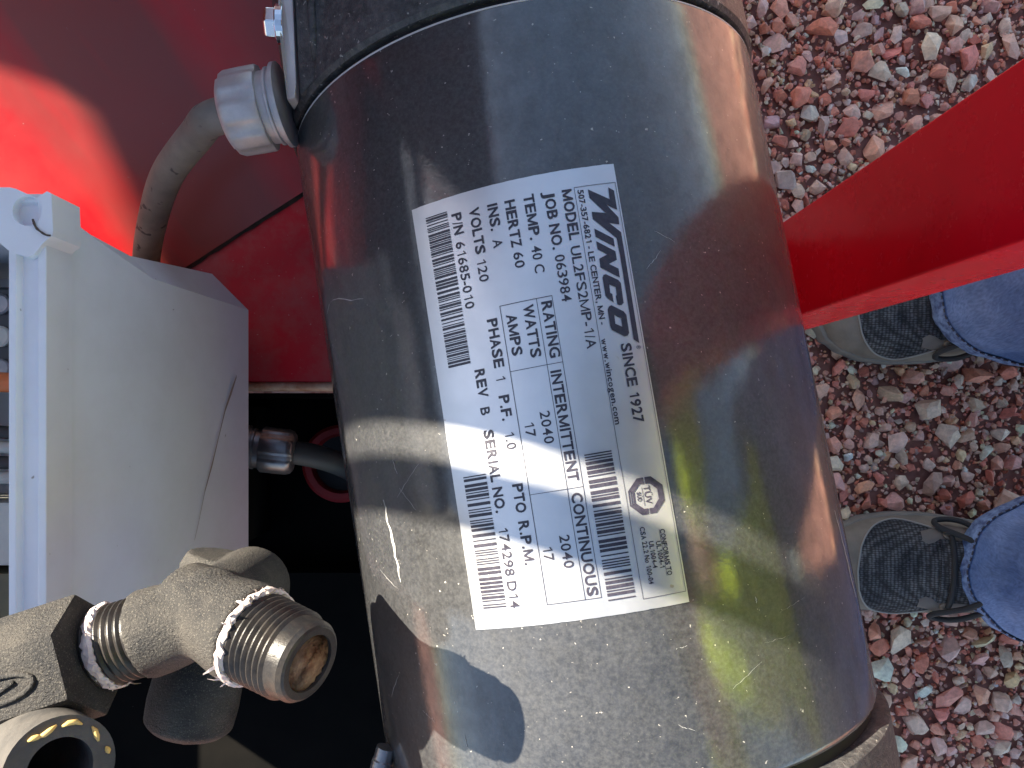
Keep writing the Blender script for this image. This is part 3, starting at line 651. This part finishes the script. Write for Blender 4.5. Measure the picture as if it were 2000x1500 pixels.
# inside: breaker, wire, terminal strip and tagged block
MB().box((-0.30, 0.010, H-0.30), (-0.158, 0.044, H-0.262)).build('breaker', M['breaker'], jb, bevel=0.001)
for i in range(3):
    MB().lathe((-0.170 - 0.0*i, 0.016 + 0.011*i, H-0.2622), (0, 0, 1), [(0, 0.0036), (0.0012, 0.0036), (0.0016, 0.0030), (0.0010, 0.0028), (0.0009, 0.0)], 18).build('terminal_screw', M['zinc_dark'] if i != 1 else M['cream'], jb)
MB().tube(spline([V((-0.30, 0.012, H-0.25)), V((-0.22, 0.013, H-0.246)), V((-0.165, 0.011, H-0.247)), V((-0.147, 0.010, H-0.26)), V((-0.147, 0.010, H-0.30))], 8), 0.0033, 12).build('orange_wire', M['orange_wire'], jb, smooth=True)
for i in range(4):
    MB().tube(spline([V((-0.31, -0.004 - 0.003*i, H-0.262)), V((-0.22, -0.002 - 0.006*i, H-0.258)), V((-0.165, -0.006 - 0.005*i, H-0.262)), V((-0.15, -0.010 - 0.004*i, H-0.30))], 6), 0.0022, 8).build('grey_wire', M['cream' if i % 2 else 'cable_dark'], jb, smooth=True)
MB().box((-0.30, -0.052, H-0.30), (-0.154, -0.030, H-0.266)).build('tag_block', M['cream'], jb, bevel=0.001)
MB().box((-0.30, -0.088, H-0.30), (-0.154, -0.055, H-0.268)).build('relay', M['olive'], jb, bevel=0.001)
# hinged lid folded back on the far side
lidm = Matrix.Translation((XL-0.004, 0, ZT)) @ Matrix.Rotation(math.radians(-112), 4, 'Y')
MB().box((0.0, Yn, -0.012), (0.10, Yp, 0.0), lidm).build('lid', M['grey_plastic'], jb, bevel=0.003)
# brown run mark down the wall
st = MB(); q = [(462, 735), (452, 765), (440, 800), (428, 850), (415, 905), (400, 960), (388, 1020), (380, 1055)]; vs = []; fs = []
for i, (x, y) in enumerate(q):
    k_ = (x - 976)/1500
    # wall plane: X = -0.135 + 0.1866*(d - 0.2375)
    d = (-0.1350 - 0.1866*0.2375 + 0.0006)/(k_ - 0.1866); p = at(x, y, d); w_ = 0.0011*(0.4 + 0.6*math.sin(0.5 + i*0.9)**2)*(1.2 if i < 5 else 0.5)
    vs += [p + V((0, w_, 0)), p - V((0, w_, 0))]
for i in range(len(q)-1): fs.append((2*i, 2*i+1, 2*i+3, 2*i+2))
st.add(vs, fs).build('run_mark', M['stain'], wl_)

# ------------------------------------------------------------------ pipe fittings
tee = thing('pipe_tee', 'black cast pipe tee with an open threaded outlet and frayed white tape', 'pipe fitting', tuple(at(370, 1300, 0.27)))
pa = at(410, 1198, 0.196)                                         # heart of the tee
oax = V((0.87, -0.22, 0.48)).normalized()                         # open outlet
lax = V((-0.93, -0.30, 0.0)).normalized()                         # arm towards the elbow
tb = MB()
tb.lathe(pa - oax*0.010, oax, [(0, 0.0105), (0.014, 0.0112), (0.022, 0.0124), (0.0262, 0.0126)], 40)
tb.lathe(pa - lax*0.004, lax, [(0, 0.0105), (0.010, 0.0104), (0.016, 0.0112), (0.0215, 0.0114)], 40)
tb.lathe(pa, (0, 0, 1), [(-0.010, 0.006), (-0.006, 0.0105), (0, 0.0118), (0.004, 0.0108), (0.0075, 0.007)], 40)
tb.lathe(pa, (0.0, 0, -1), [(0, 0.0105), (0.02, 0.011), (0.034, 0.0115)], 40)
low = pa + V((0, 0, -0.020))
ra = at(442, 1092, 0.224); rb = at(372, 1398, 0.222); rd = (rb - ra).normalized(); ln = (rb - ra).length
tb.lathe(ra - rd*0.001, rd, [(0, 0.0108), (0.004, 0.0122), (0.014, 0.0115), (ln*0.5, 0.0105), (ln-0.014, 0.0122), (ln-0.003, 0.0128), (ln+0.003, 0.0124), (ln+0.0052, 0.0100)], 40)
me = remeshed(tb, 0.0007, 5); link('body', me, M['pipe'], tee, smooth=True)
# outlet nipple with real thread ridges
def threaded(o, ax, r, l, pitch, taper=0.03):
    p = []; n = int(l/pitch)
    for i in range(n):
        rr = r - taper*i*pitch
        p += [(i*pitch, rr*0.935), (i*pitch + pitch*0.42, rr), (i*pitch + pitch*0.58, rr), (i*pitch + pitch*0.98, rr*0.935)]
    return p
no = pa + oax*0.0155
pr = [(0, 0.010)] + threaded(no, oax, 0.0113, 0.0155, 0.00181) ; l_ = pr[-1][0]; re = pr[-1][1]
pr += [(l_ + 0.0006, re*0.985), (l_ + 0.0035, re*0.965), (l_ + 0.0046, re*0.90), (l_ + 0.0050, re*0.84), (l_ + 0.0049, re*0.68), (l_ + 0.003, re*0.64), (l_ - 0.018, re*0.60)]
nip = MB().lathe(no, oax, pr, 72)
nip = nip.build('nipple', M['pipe_thread'], tee, auto=0.35)
bor = MB().lathe(no, oax, [(l_ + 0.0042, re*0.74), (l_ + 0.0025, re*0.68), (l_ + 0.0005, re*0.58), (l_ - 0.001, re*0.44), (l_ - 0.003, re*0.30), (l_ - 0.010, re*0.24), (l_ - 0.018, re*0.22), (l_ - 0.022, 0.0)], 48,
    fn=lambda t, r, A: r*(1 + 0.34*mnoise.noise(V((math.cos(A)*1.5, math.sin(A)*1.5, t*260))) + 0.18*mnoise.noise(V((math.cos(A)*5, math.sin(A)*5, t*700)))))
bor.build('scale', M['rust'], nip, smooth=True)
def tape_ring(parent, o, ax, r, w, seed, frays, jag=0.0012):
    rr = random.Random(seed)
    def fn(t, r_, A): return r_*(1 + 0.03*mnoise.noise(V((math.cos(A)*3, math.sin(A)*3, t*500 + seed))))
    ax = V(ax).normalized()
    tp = MB().lathe(o, ax, [(-w*0.5, r*0.90), (-w*0.5, r*1.0), (-w*0.2, r*1.05), (w*0.2, r*1.04), (w*0.5, r*0.985), (w*0.5, r*0.90)], 64, fn=fn)
    for v in tp.v: v += ax*jag*0.8*mnoise.noise((v - V(o))*900 + V((seed, 0, 0)))
    tp = tp.build('seal_tape', M['tape'], parent)
    e = ax.orthogonal().normalized(); b2 = ax.cross(e); fb = MB()
    for _ in range(frays):
        A = rr.uniform(0, 6.283); d = e*math.cos(A) + b2*math.sin(A); p = V(o) + d*r*1.02 + ax*rr.uniform(-w, w)*0.5
        tn = ax*rr.uniform(-1, 1) + d*rr.uniform(0.3, 1.2) + ax.cross(d)*rr.uniform(-1, 1); l2 = rr.uniform(0.0008, 0.0036)*rr.random(); sd_ = ax.cross(d)*rr.uniform(0.0001, 0.0006)
        q = p + tn*l2*0.5 + d*0.0003; z_ = p + tn*l2
        fb.add([p - sd_, p + sd_, q + sd_*0.8, q - sd_*0.8, z_ + sd_*0.3, z_ - sd_*0.3], [(0,1,2,3), (3,2,4,5)])
    fb.build('fray', M['tape'], tp)
tape_ring(tee, pa + oax*0.0172, oax, 0.0119, 0.0017, 4, 24)
# nipple to the elbow
lo = pa + lax*0.0165
MB().lathe(lo, lax, [(0, 0.0098)] + [(0.002 + a, b) for a, b in threaded(lo, lax, 0.0103, 0.011, 0.00181, -0.0)] + [(0.018, 0.0097)], 64).build('side_nipple', M['pipe_thread'], tee, auto=0.35)
tape_ring(tee, lo + lax*0.0100, lax, 0.0106, 0.0024, 9, 16)
# elbow on the left with its cast letter
elb = thing('pipe_elbow', 'black cast elbow fitting with flat lettered top left of the tee', 'pipe fitting', tuple(at(90, 1290, 0.22)))
eo = lo + lax*0.0130 + V((0, 0, 0.004))
ex_ = lax; ey_ = V((0, 0, 1)).cross(ex_).normalized(); ez_ = ex_.cross(ey_)
if ez_.z < 0: ez_ = -ez_
eb = MB()
oc_ = [(math.sin(a)*0.0156, math.cos(a)*0.0156) for a in [math.radians(25 + 60*k) for k in range(6)]]
def ep(t_, y_, z_): return eo + ex_*t_ + ey_*y_ + ez_*z_
for (t0, t1, k) in ((0.0, 0.034, 1.0),):
    eb.prism([ep(t0, y_*k, z_*k) for y_, z_ in oc_], ex_*(t1 - t0))
body = eb.build('body', M['pipe'], elb, bevel=0.0008, seg=2, auto=0.35)
# raised oval and letter on the top flat
zt_ = 0.0156*math.cos(math.radians(30)) + 0.0002; na_ = math.radians(-5)
def fp(t_, y_): return eo + ex_*t_ + ey_*(math.sin(na_)*zt_ + math.cos(na_)*y_) + ez_*(math.cos(na_)*zt_ - math.sin(na_)*y_)
def arc(cx, cy, rx, ry, a0, a1, n=14): return [fp(cx + rx*math.cos(a0 + (a1-a0)*i/n), cy + ry*math.sin(a0 + (a1-a0)*i/n)) for i in range(n+1)]
MB().tube(arc(0.015, 0.001, 0.0085, 0.0030, 0.5, 5.6), 0.0007, 8).tube([fp(0.011, 0.0002), fp(0.017, 0.0018)], 0.0006, 8).build('cast_mark', M['pipe'], elb, smooth=True)
# cut rubber hose below
hs = thing('rubber_hose', 'cut black rubber hose end with yellow braid showing in its wall', 'hose', tuple(at(60, 1450, 0.2)))
h1 = at(118, 1502, 0.168); hd = (h1 - at(72, 1466, 0.184)).normalized()
hb = [at(118, 1502, 0.168), at(72, 1466, 0.184), at(10, 1428, 0.199), at(-90, 1400, 0.21)]
hp = spline(hb, 8); ro, ri = 0.0112, 0.0066
tbm = MB().tube(hp, ro, 40, caps=False).tube(hp, ri, 40, caps=False)
n_ = 40; m_ = len(hp); tbm.f += [[k, (k+1) % n_, n_*m_ + (k+1) % n_, n_*m_ + k] for k in range(n_)]
tbm.build('tube', M['hose'], hs, auto=0.8)
e_ = hd.orthogonal().normalized(); f_ = hd.cross(e_); rr = random.Random(5)
for k in range(11):
    A = 2*math.pi*k/11 + rr.uniform(-0.22, 0.22); l3 = rr.uniform(0.06, 0.24)
    MB().tube([h1 + hd*0.0002 + (e_*math.cos(A+q_) + f_*math.sin(A+q_))*(0.0092 + 0.0006*math.sin(k*2.1 + q_*7)) for q_ in (-l3, -l3/3, l3/3, l3)], [0.0002, 0.0006, 0.0006, 0.0002], 8).build('braid', M['braid'], hs, smooth=True)

# ------------------------------------------------------------------ person: shoes, jeans, vest, hands on a phone
M['suede'] = mat('suede', (0.25, 0.21, 0.17), 0.9, spec=0.15, vary=(0.17, 0.145, 0.12), vscale=40, vamt=0.9, bump=0.3, bscale=700)
M['knit'] = mat('knit', (0.055, 0.058, 0.066), 0.85, spec=0.2, vary=(0.20, 0.19, 0.18), vscale=30, vamt=0.6)
M['piping'] = mat('piping', (0.30, 0.28, 0.25), 0.7)
M['sole'] = mat('sole', (0.24, 0.215, 0.185), 0.7, vary=(0.15, 0.135, 0.12), vscale=60)
M['eyestay'] = mat('eyestay', (0.14, 0.12, 0.105), 0.85, vary=(0.2, 0.175, 0.15), vscale=50)
M['lace'] = mat('lace', (0.02, 0.02, 0.021), 0.8)
M['skin'] = mat('skin', (0.45, 0.27, 0.2), 0.5)
M['hair'] = mat('hair', (0.04, 0.03, 0.02), 0.7)
M['vest'] = mat('high_visibility', (0.60, 0.80, 0.02), 0.7, vary=(0.55, 0.75, 0.02), vscale=10)
M['shirt'] = mat('shirt', (0.025, 0.027, 0.035), 0.9)
M['tape_reflect'] = mat('tape_reflect', (0.55, 0.56, 0.57), 0.4)
def knit_weave(m):
    nt = m.node_tree; N = nt.nodes; L_ = nt.links; bs = N['Principled BSDF']
    tc = N.new('ShaderNodeTexCoord'); mp = N.new('ShaderNodeMapping'); mp.inputs['Scale'].default_value = (260, 420, 260)
    vo = N.new('ShaderNodeTexVoronoi'); vo.inputs['Randomness'].default_value = 0.25; vo.inputs['Scale'].default_value = 1.0
    L_.new(tc.outputs['Object'], mp.inputs[0]); L_.new(mp.outputs[0], vo.inputs['Vector'])
    b = N.new('ShaderNodeBump'); b.inputs['Strength'].default_value = 1.0; b.inputs['Distance'].default_value = 0.0012; b.invert = True
    L_.new(vo.outputs['Distance'], b.inputs['Height']); L_.new(b.outputs[0], bs.inputs['Normal'])
    old = bs.inputs['Base Color'].links[0].from_socket
    r = N.new('ShaderNodeMapRange'); r.inputs['From Max'].default_value = 0.6; r.inputs['To Min'].default_value = 1.7; r.inputs['To Max'].default_value = 0.3; L_.new(vo.outputs['Distance'], r.inputs[0])
    x = N.new('ShaderNodeVectorMath'); x.operation = 'SCALE'; L_.new(old, x.inputs[0]); L_.new(r.outputs[0], x.inputs['Scale']); L_.new(x.outputs[0], bs.inputs['Base Color'])
knit_weave(M['knit'])
def denim():
    m = mat('denim', (0.075, 0.13, 0.28), 0.85, spec=0.15, vary=(0.22, 0.32, 0.55), vscale=11, vamt=0.9, bump=0.25, bscale=900, stretch=(1, 1, 1))
    nt = m.node_tree; N = nt.nodes; L_ = nt.links; bs = N['Principled BSDF']
    tc = N.new('ShaderNodeTexCoord'); mp = N.new('ShaderNodeMapping'); mp.inputs['Scale'].default_value = (1200, 300, 120)
    no_ = N.new('ShaderNodeTexNoise'); no_.inputs['Scale'].default_value = 1.0; no_.inputs['Detail'].default_value = 3
    L_.new(tc.outputs['Object'], mp.inputs[0]); L_.new(mp.outputs[0], no_.inputs['Vector'])
    old = bs.inputs['Base Color'].links[0].from_socket
    r = N.new('ShaderNodeMapRange'); r.inputs['From Min'].default_value = 0.3; r.inputs['From Max'].default_value = 0.7; r.inputs['To Min'].default_value = 0.8; r.inputs['To Max'].default_value = 1.22; L_.new(no_.outputs['Fac'], r.inputs[0])
    x = N.new('ShaderNodeVectorMath'); x.operation = 'SCALE'; L_.new(old, x.inputs[0]); L_.new(r.outputs[0], x.inputs['Scale']); L_.new(x.outputs[0], bs.inputs['Base Color'])
    return m
M['denim'] = denim(); M['denim_light'] = mat('denim_light', (0.22, 0.33, 0.55), 0.85, vary=(0.06, 0.09, 0.2), vscale=160, vamt=1.0)
M['thread'] = mat('thread', (0.05, 0.045, 0.06), 0.8)

person = thing('person', 'person in blue jeans, grey laced shoes and yellow jacket standing beside the generator', 'person', (0.6, -0.02, 0))

SHX = [0.0, 0.006, 0.02, 0.045, 0.08, 0.12, 0.16, 0.20, 0.25, 0.285, 0.30]
SHW = [0.012, 0.028, 0.041, 0.051, 0.0555, 0.055, 0.050, 0.044, 0.040, 0.034, 0.018]
SHH = [0.030, 0.040, 0.050, 0.058, 0.064, 0.078, 0.096, 0.108, 0.108, 0.104, 0.090]
def interp(xs, ys, x):
    for i in range(len(xs)-1):
        if x <= xs[i+1]: k = (x - xs[i])/(xs[i+1]-xs[i]); return ys[i] + (ys[i+1]-ys[i])*k
    return ys[-1]
def shoe(tx, cy, yaw, flip):
    Mx = Matrix.Translation((tx, cy, 0.008)) @ Matrix.Rotation(yaw, 4, 'Z')
    def top(x, a, off=0.0):
        """point on the upper; a -1..1 across"""
        w_ = interp(SHX, SHW, x); h_ = interp(SHX, SHH, x)
        an = a*math.pi/2*1.0; bend = 0.010*math.sin(x*8)*flip
        y_ = math.copysign(abs(math.sin(an))**0.85, an)*(w_ + off); z_ = 0.022 + (h_ - 0.022 + off)*abs(math.cos(an))**0.75
        return Mx @ V((x, y_ + bend, z_))
    up_ = MB(); xs = [0.30*(i/44)**1.25 for i in range(45)]; na = 28; vs = []; fs = []
    for x in xs:
        for j in range(na+1): vs.append(top(max(x, 0.0005), -1 + 2*j/na))
    for i in range(44):
        for j in range(na): a = i*(na+1)+j; fs.append((a, a+1, a+na+2, a+na+1))
    s_ = up_.add(vs, fs).build('shoe', M['suede'], person, smooth=True)
    # sole
    so = MB(); vs = []; fs = []
    out = [(x, interp(SHX, SHW, max(x, 0.0005)) + 0.0022) for x in xs]
    loop = [V((x - (0.004 if x < 0.01 else 0), w_ + 0.010*math.sin(x*8)*flip, 0)) for x, w_ in out] + [V((x - (0.004 if x < 0.01 else 0), -w_ + 0.010*math.sin(x*8)*flip, 0)) for x, w_ in out[::-1]]
    so.prism([Mx @ p for p in loop], (0, 0, 0.024)).build('sole', M['sole'], s_, bevel=0.003)
    # dark knit toe panel, bounded by pale piping
    vs = []; fs = []; bl = []; br = []
    n1 = 30; n2 = 22
    for i in range(n1+1):
        x = 0.028 + 0.105*i/n1; k = (x - 0.028)/0.105
        half = 0.80*math.sqrt(max(0, 1 - (1 - min(1, k/0.42))**2)) if k < 0.42 else 0.80 - 0.42*((k-0.42)/0.58)
        half = max(half, 0.02); bl.append(top(x, -half, 0.0016)); br.append(top(x, half, 0.0016))
        for j in range(n2+1): vs.append(top(x, half*(-1 + 2*j/n2), 0.0011))
    for i in range(n1):
        for j in range(n2): a = i*(n2+1)+j; fs.append((a, a+1, a+n2+2, a+n2+1))
    MB().add(vs, fs).build('toe_panel', M['knit'], s_, smooth=True)
    MB().tube(bl[::-1] + br[1:], 0.0010, 6).build('piping', M['piping'], s_, smooth=True)
    # tongue, stays and laces
    vs = []; fs = []
    for i in range(13):
        x = 0.108 + 0.085*i/12
        for j in range(9): vs.append(top(x, 0.36*(-1 + 2*j/8), 0.004))
    for i in range(12):
        for j in range(8): a = i*9+j; fs.append((a, a+1, a+10, a+9))
    MB().add(vs, fs).build('tongue', M['knit'], s_, smooth=True)
    for sgn in (-1, 1):
        vs = []; fs = []
        for i in range(15):
            x = 0.092 + 0.085*i/14; inn = 0.34 - 0.05*math.sin(i*1.35); out_ = 0.50 + 0.16*min(1, i/5)
            for j in range(7): vs.append(top(x, sgn*(inn + (out_ - inn)*j/6), 0.0028 - 0.0022*(j in (0, 6))))
        for i in range(14):
            for j in range(6): a = i*7+j; fs.append((a, a+1, a+8, a+7))
        MB().add(vs, fs).build('eyestay', M['eyestay'], s_, smooth=True)
    for k in range(3):
        x = 0.118 + 0.024*k
        MB().tube([top(x, -0.40 + 0.08*i, 0.0070) for i in range(11)], 0.0030, 8).build('lace', M['lace'], s_, smooth=True)
        for sgn in (-1, 1):
            MB().lathe(top(x, sgn*0.44, 0.002), (top(x, sgn*0.44, 0.02) - top(x, sgn*0.44, 0)), [(0, 0.006), (0.0018, 0.0052), (0.002, 0.003), (0.001, 0.0028)], 14).build('eyelet', M['suede'], s_, smooth=True)
    for sgn in (-1, 1):
        MB().tube(spline([top(0.160, 0.0, 0.012), top(0.138, sgn*0.28, 0.013), top(0.108, sgn*0.52, 0.008), top(0.112, sgn*0.66, 0.007), top(0.135, sgn*0.60, 0.010), top(0.162, sgn*0.25, 0.014)], 8), 0.0031, 8).build('lace', M['lace'], s_, smooth=True)
    return s_
shoe(0.372, -0.172, math.radians(-3), 1)
shoe(0.372, 0.118, math.radians(4), -1)

def leg_tube(cx, cy, name, seed):
    """wide jeans leg: cuff ring over the shoe, creased, closed at the hip by the body inside it"""
    prof = [(0.098, 0.092, 0.078, 0.000), (0.104, 0.0935, 0.080, 0.0), (0.125, 0.092, 0.080, 0.002), (0.145, 0.090, 0.078, 0.004), (0.20, 0.086, 0.076, 0.008), (0.32, 0.088, 0.080, 0.012), (0.50, 0.092, 0.088, 0.01), (0.70, 0.105, 0.098, 0.015), (0.88, 0.118, 0.105, 0.02), (0.93, 0.115, 0.100, 0.02)]
    vs = []; fs = []; n = 72; zs = []
    for i in range(len(prof)-1):
        a, b = prof[i], prof[i+1]; k = 4 if b[0]-a[0] < 0.05 else 8
        for j in range(k): zs.append(tuple(a[q] + (b[q]-a[q])*j/k for q in range(4)))
    zs.append(prof[-1])
    hipy = -0.05 + (0.095 if cy > 0 else -0.095); hipx = 0.64
    for (z, rx, ry, dx) in zs:
        f = max(0, (z - 0.12)/0.81)
        for k in range(n):
            A = 2*math.pi*k/n
            cr_ = 0.006*mnoise.noise(V((math.cos(A)*2.2 + seed, math.sin(A)*2.2, z*9))) + 0.004*mnoise.noise(V((math.cos(A)*5, math.sin(A)*5 + seed, z*4)))
            cr_ *= 0.45 if z < 0.13 else 1.0
            vs.append(V((cx + (hipx-cx)*f + dx + (rx + cr_)*math.cos(A), cy + (hipy-cy)*f + (ry + cr_)*math.sin(A), z + 0.012*math.cos(A)*(1 if z < 0.15 else 0) - 0.006*(z < 0.15))))
    for i in range(len(zs)-1):
        for k in range(n): fs.append((i*n+k, i*n+(k+1) % n, (i+1)*n+(k+1) % n, (i+1)*n+k))
    jl = MB().add(vs, fs).build(name, M['denim'], person, smooth=True)
    mo = jl.modifiers.new('thickness', 'SOLIDIFY'); mo.thickness = 0.003; mo.offset = -1
    # hem: worn pale band and stitches
    hem = MB(); st_ = []
    idx = [i for i, q in enumerate(zs) if q[0] < 0.1245]
    hv_ = []; hf = []
    for q, i in enumerate(idx):
        for k in range(n):
            p = vs[i*n+k]; c = V((cx + 0.002, cy, p.z)); d = (p - c).normalized(); bump_ = 0.0014 + 0.0012*abs(math.sin(k*0.9 + seed))*(q not in (0, len(idx)-1))
            hv_.append(p + d*bump_)
    for q in range(len(idx)-1):
        for k in range(n): hf.append((q*n+k, q*n+(k+1) % n, (q+1)*n+(k+1) % n, (q+1)*n+k))
    hm = hem.add(hv_, hf).build('hem', M['denim_light'], jl, smooth=True)
    i = idx[-1]; stm = MB()
    for k in range(0, n):
        p = vs[i*n+k]; q_ = vs[i*n+(k+1) % n]; d = (p - V((cx, cy, p.z))).normalized()*0.0022
        stm.tube([p + d, p + (q_-p)*0.6 + d], 0.0009, 5)
    stm.build('stitching', M['thread'], hm)
    return jl
leg_tube(0.592, -0.165, 'jeans_leg', 1.3)
leg_tube(0.562, 0.135, 'jeans_leg', 6.1)

def skinned(name, nodes, edges, root, m, parent, sub=2):
    me = bpy.data.meshes.new(name); ks = list(nodes); ix = {k: i for i, k in enumerate(ks)}
    me.from_pydata([nodes[k][0] for k in ks], [(ix[a], ix[b]) for a, b in edges], [])
    o = bpy.data.objects.new('tmp', me); COL.objects.link(o)
    md = o.modifiers.new('skin', 'SKIN'); md.use_smooth_shade = True
    for k in ks:
        r_ = nodes[k][1]; sv = me.skin_vertices[0].data[ix[k]]; sv.radius = r_ if isinstance(r_, tuple) else (r_, r_); sv.use_root = (k == root)
    sm = o.modifiers.new('sub', 'SUBSURF'); sm.levels = sub; sm.render_levels = sub
    dg = bpy.context.evaluated_depsgraph_get(); r = bpy.data.meshes.new_from_object(o.evaluated_get(dg)); bpy.data.objects.remove(o)
    return link(name, r, m, parent, smooth=True)
cy = -0.12
nd = {'pel': ((0.66, -0.05, 0.93), (0.095, 0.08)), 'bel': ((0.655, -0.10, 1.08), (0.09, 0.07)), 'che': ((0.60, cy, 1.28), (0.10, 0.08)), 'nec': ((0.545, cy, 1.45), 0.055),
      'hd0': ((0.52, cy, 1.53), 0.07), 'hd1': ((0.50, cy, 1.62), 0.088), 'hd2': ((0.51, cy, 1.70), 0.06), 'nose': ((0.425, cy, 1.56), 0.016)}
ed = [('pel','bel'),('bel','che'),('che','nec'),('nec','hd0'),('hd0','hd1'),('hd1','hd2'),('hd0','nose')]
for sg, sn in ((1, 'a'), (-1, 'b')):
    fy = 0.118 if sg > 0 else -0.172; fx = 0.565 if sg > 0 else 0.59
    nd.update({'hip'+sn: ((0.655, -0.05 + sg*0.085, 0.86), 0.072), 'kne'+sn: ((0.60, (-0.05 + sg*0.09 + fy)/2, 0.50), 0.058), 'ank'+sn: ((fx, fy, 0.12), 0.04),
               'sho'+sn: ((0.585, cy + sg*0.185, 1.37), 0.062), 'elb'+sn: ((0.47, cy + sg*0.235, 1.12), 0.045), 'wri'+sn: ((0.215, -0.02 + sg*0.11, 0.985), 0.028), 'pal'+sn: ((0.145, 0.016 + sg*0.070, 0.965), (0.030, 0.016))})
    ed += [('pel','hip'+sn),('hip'+sn,'kne'+sn),('kne'+sn,'ank'+sn),('che','sho'+sn),('sho'+sn,'elb'+sn),('elb'+sn,'wri'+sn),('wri'+sn,'pal'+sn)]
    for q in range(4):
        bx = 0.120 - 0.018*q + 0.03*(q == 0)*0; k0 = 'f%d%s' % (q, sn); L4 = (0.030, 0.034, 0.031, 0.024)[q]
        nd[k0+'0'] = ((0.135 - 0.02*q + 0.02, 0.016 + sg*0.052, 0.944 + 0.004*q*0), 0.009); nd[k0+'1'] = ((0.135 - 0.02*q + 0.016, 0.016 + sg*0.030, 0.932), 0.008); nd[k0+'2'] = ((0.135 - 0.02*q + 0.013, 0.016 + sg*(0.030 - L4*0.5), 0.932), 0.0075)
        ed += [('pal'+sn, k0+'0'), (k0+'0', k0+'1'), (k0+'1', k0+'2')]
    nd['t0'+sn] = ((0.150, 0.016 + sg*0.045, 0.972), 0.011); nd['t1'+sn] = ((0.125, 0.016 + sg*0.028, 0.966), 0.010); nd['t2'+sn] = ((0.105, 0.016 + sg*0.018, 0.958), 0.008)
    ed += [('pal'+sn,'t0'+sn),('t0'+sn,'t1'+sn),('t1'+sn,'t2'+sn)]
body = skinned('body', nd, ed, 'pel', M['skin'], person)
for sn in ('a', 'b'):
    ks = ['pal'+sn] + [k for k in nd if k[0] in 'ft' and k[1].isdigit() and k.endswith(sn) or (k[0] == 'f' and k[1].isdigit() and k[2] == sn)]
    gl = {k: (nd[k][0], tuple(x + 0.0018 for x in nd[k][1]) if isinstance(nd[k][1], tuple) else nd[k][1] + 0.0018) for k in ks}
    w0, p0 = V(nd['wri'+sn][0]), V(nd['pal'+sn][0]); gl['cuff'] = (tuple(w0.lerp(p0, 0.1)), 0.034)
    skinned('glove', gl, [e for e in ed if e[0] in gl and e[1] in gl] + [('cuff', 'pal'+sn)], 'pal'+sn, M['lace'], person)  # dark gloves added to keep bright hands out of the shell's reflection
sh = {'z': ((0.658, -0.06, 0.82), (0.165, 0.15)), 'a': ((0.660, -0.08, 0.93), (0.155, 0.14)), 'b': ((0.655, -0.12, 1.10), (0.135, 0.12)), 'c': ((0.60, cy - 0.02, 1.30), (0.14, 0.11)), 'd': ((0.555, cy, 1.43), (0.085, 0.072))}
vest = skinned('jacket', sh, [('z','a'),('a','b'),('b','c'),('c','d')], 'a', M['vest'], person)
for sg in (1, -1):
    sl = {'s': ((0.585, cy + sg*0.175, 1.37), 0.078), 'e': ((0.47, cy + sg*0.235, 1.12), 0.060), 'w': ((0.245, -0.03 + sg*0.122, 1.0), 0.040)}
    skinned('sleeve', sl, [('s','e'),('e','w')], 's', M['vest'], person)
jt = {'p': ((0.66, -0.05, 0.90), (0.15, 0.13)), 'q': ((0.658, -0.05, 0.80), (0.15, 0.13))}
skinned('jeans_seat', jt, [('p','q')], 'p', M['denim'], person)
hr_ = {'a': ((0.53, cy, 1.64), 0.098), 'b': ((0.555, cy, 1.58), 0.085), 'c': ((0.52, cy, 1.70), 0.075)}
skinned('hair', hr_, [('a','b'),('a','c')], 'a', M['hair'], person)
phone = thing('phone', 'black phone held level in both hands above the generator', 'phone', (0.06, 0.015, 0.93))
MB().box((-0.012, -0.020, 0.937), (0.135, 0.052, 0.945)).build('case', M['breaker'], phone, bevel=0.003)
MB().box((-0.008, -0.016, 0.9451), (0.131, 0.048, 0.9458)).build('screen', M['seal'], phone)
MB().lathe((0, 0, 0.934), (0, 0, 1), [(0, 0.0075), (0.0035, 0.0075)], 24).build('lens_ring', M['zinc_dark'], phone)
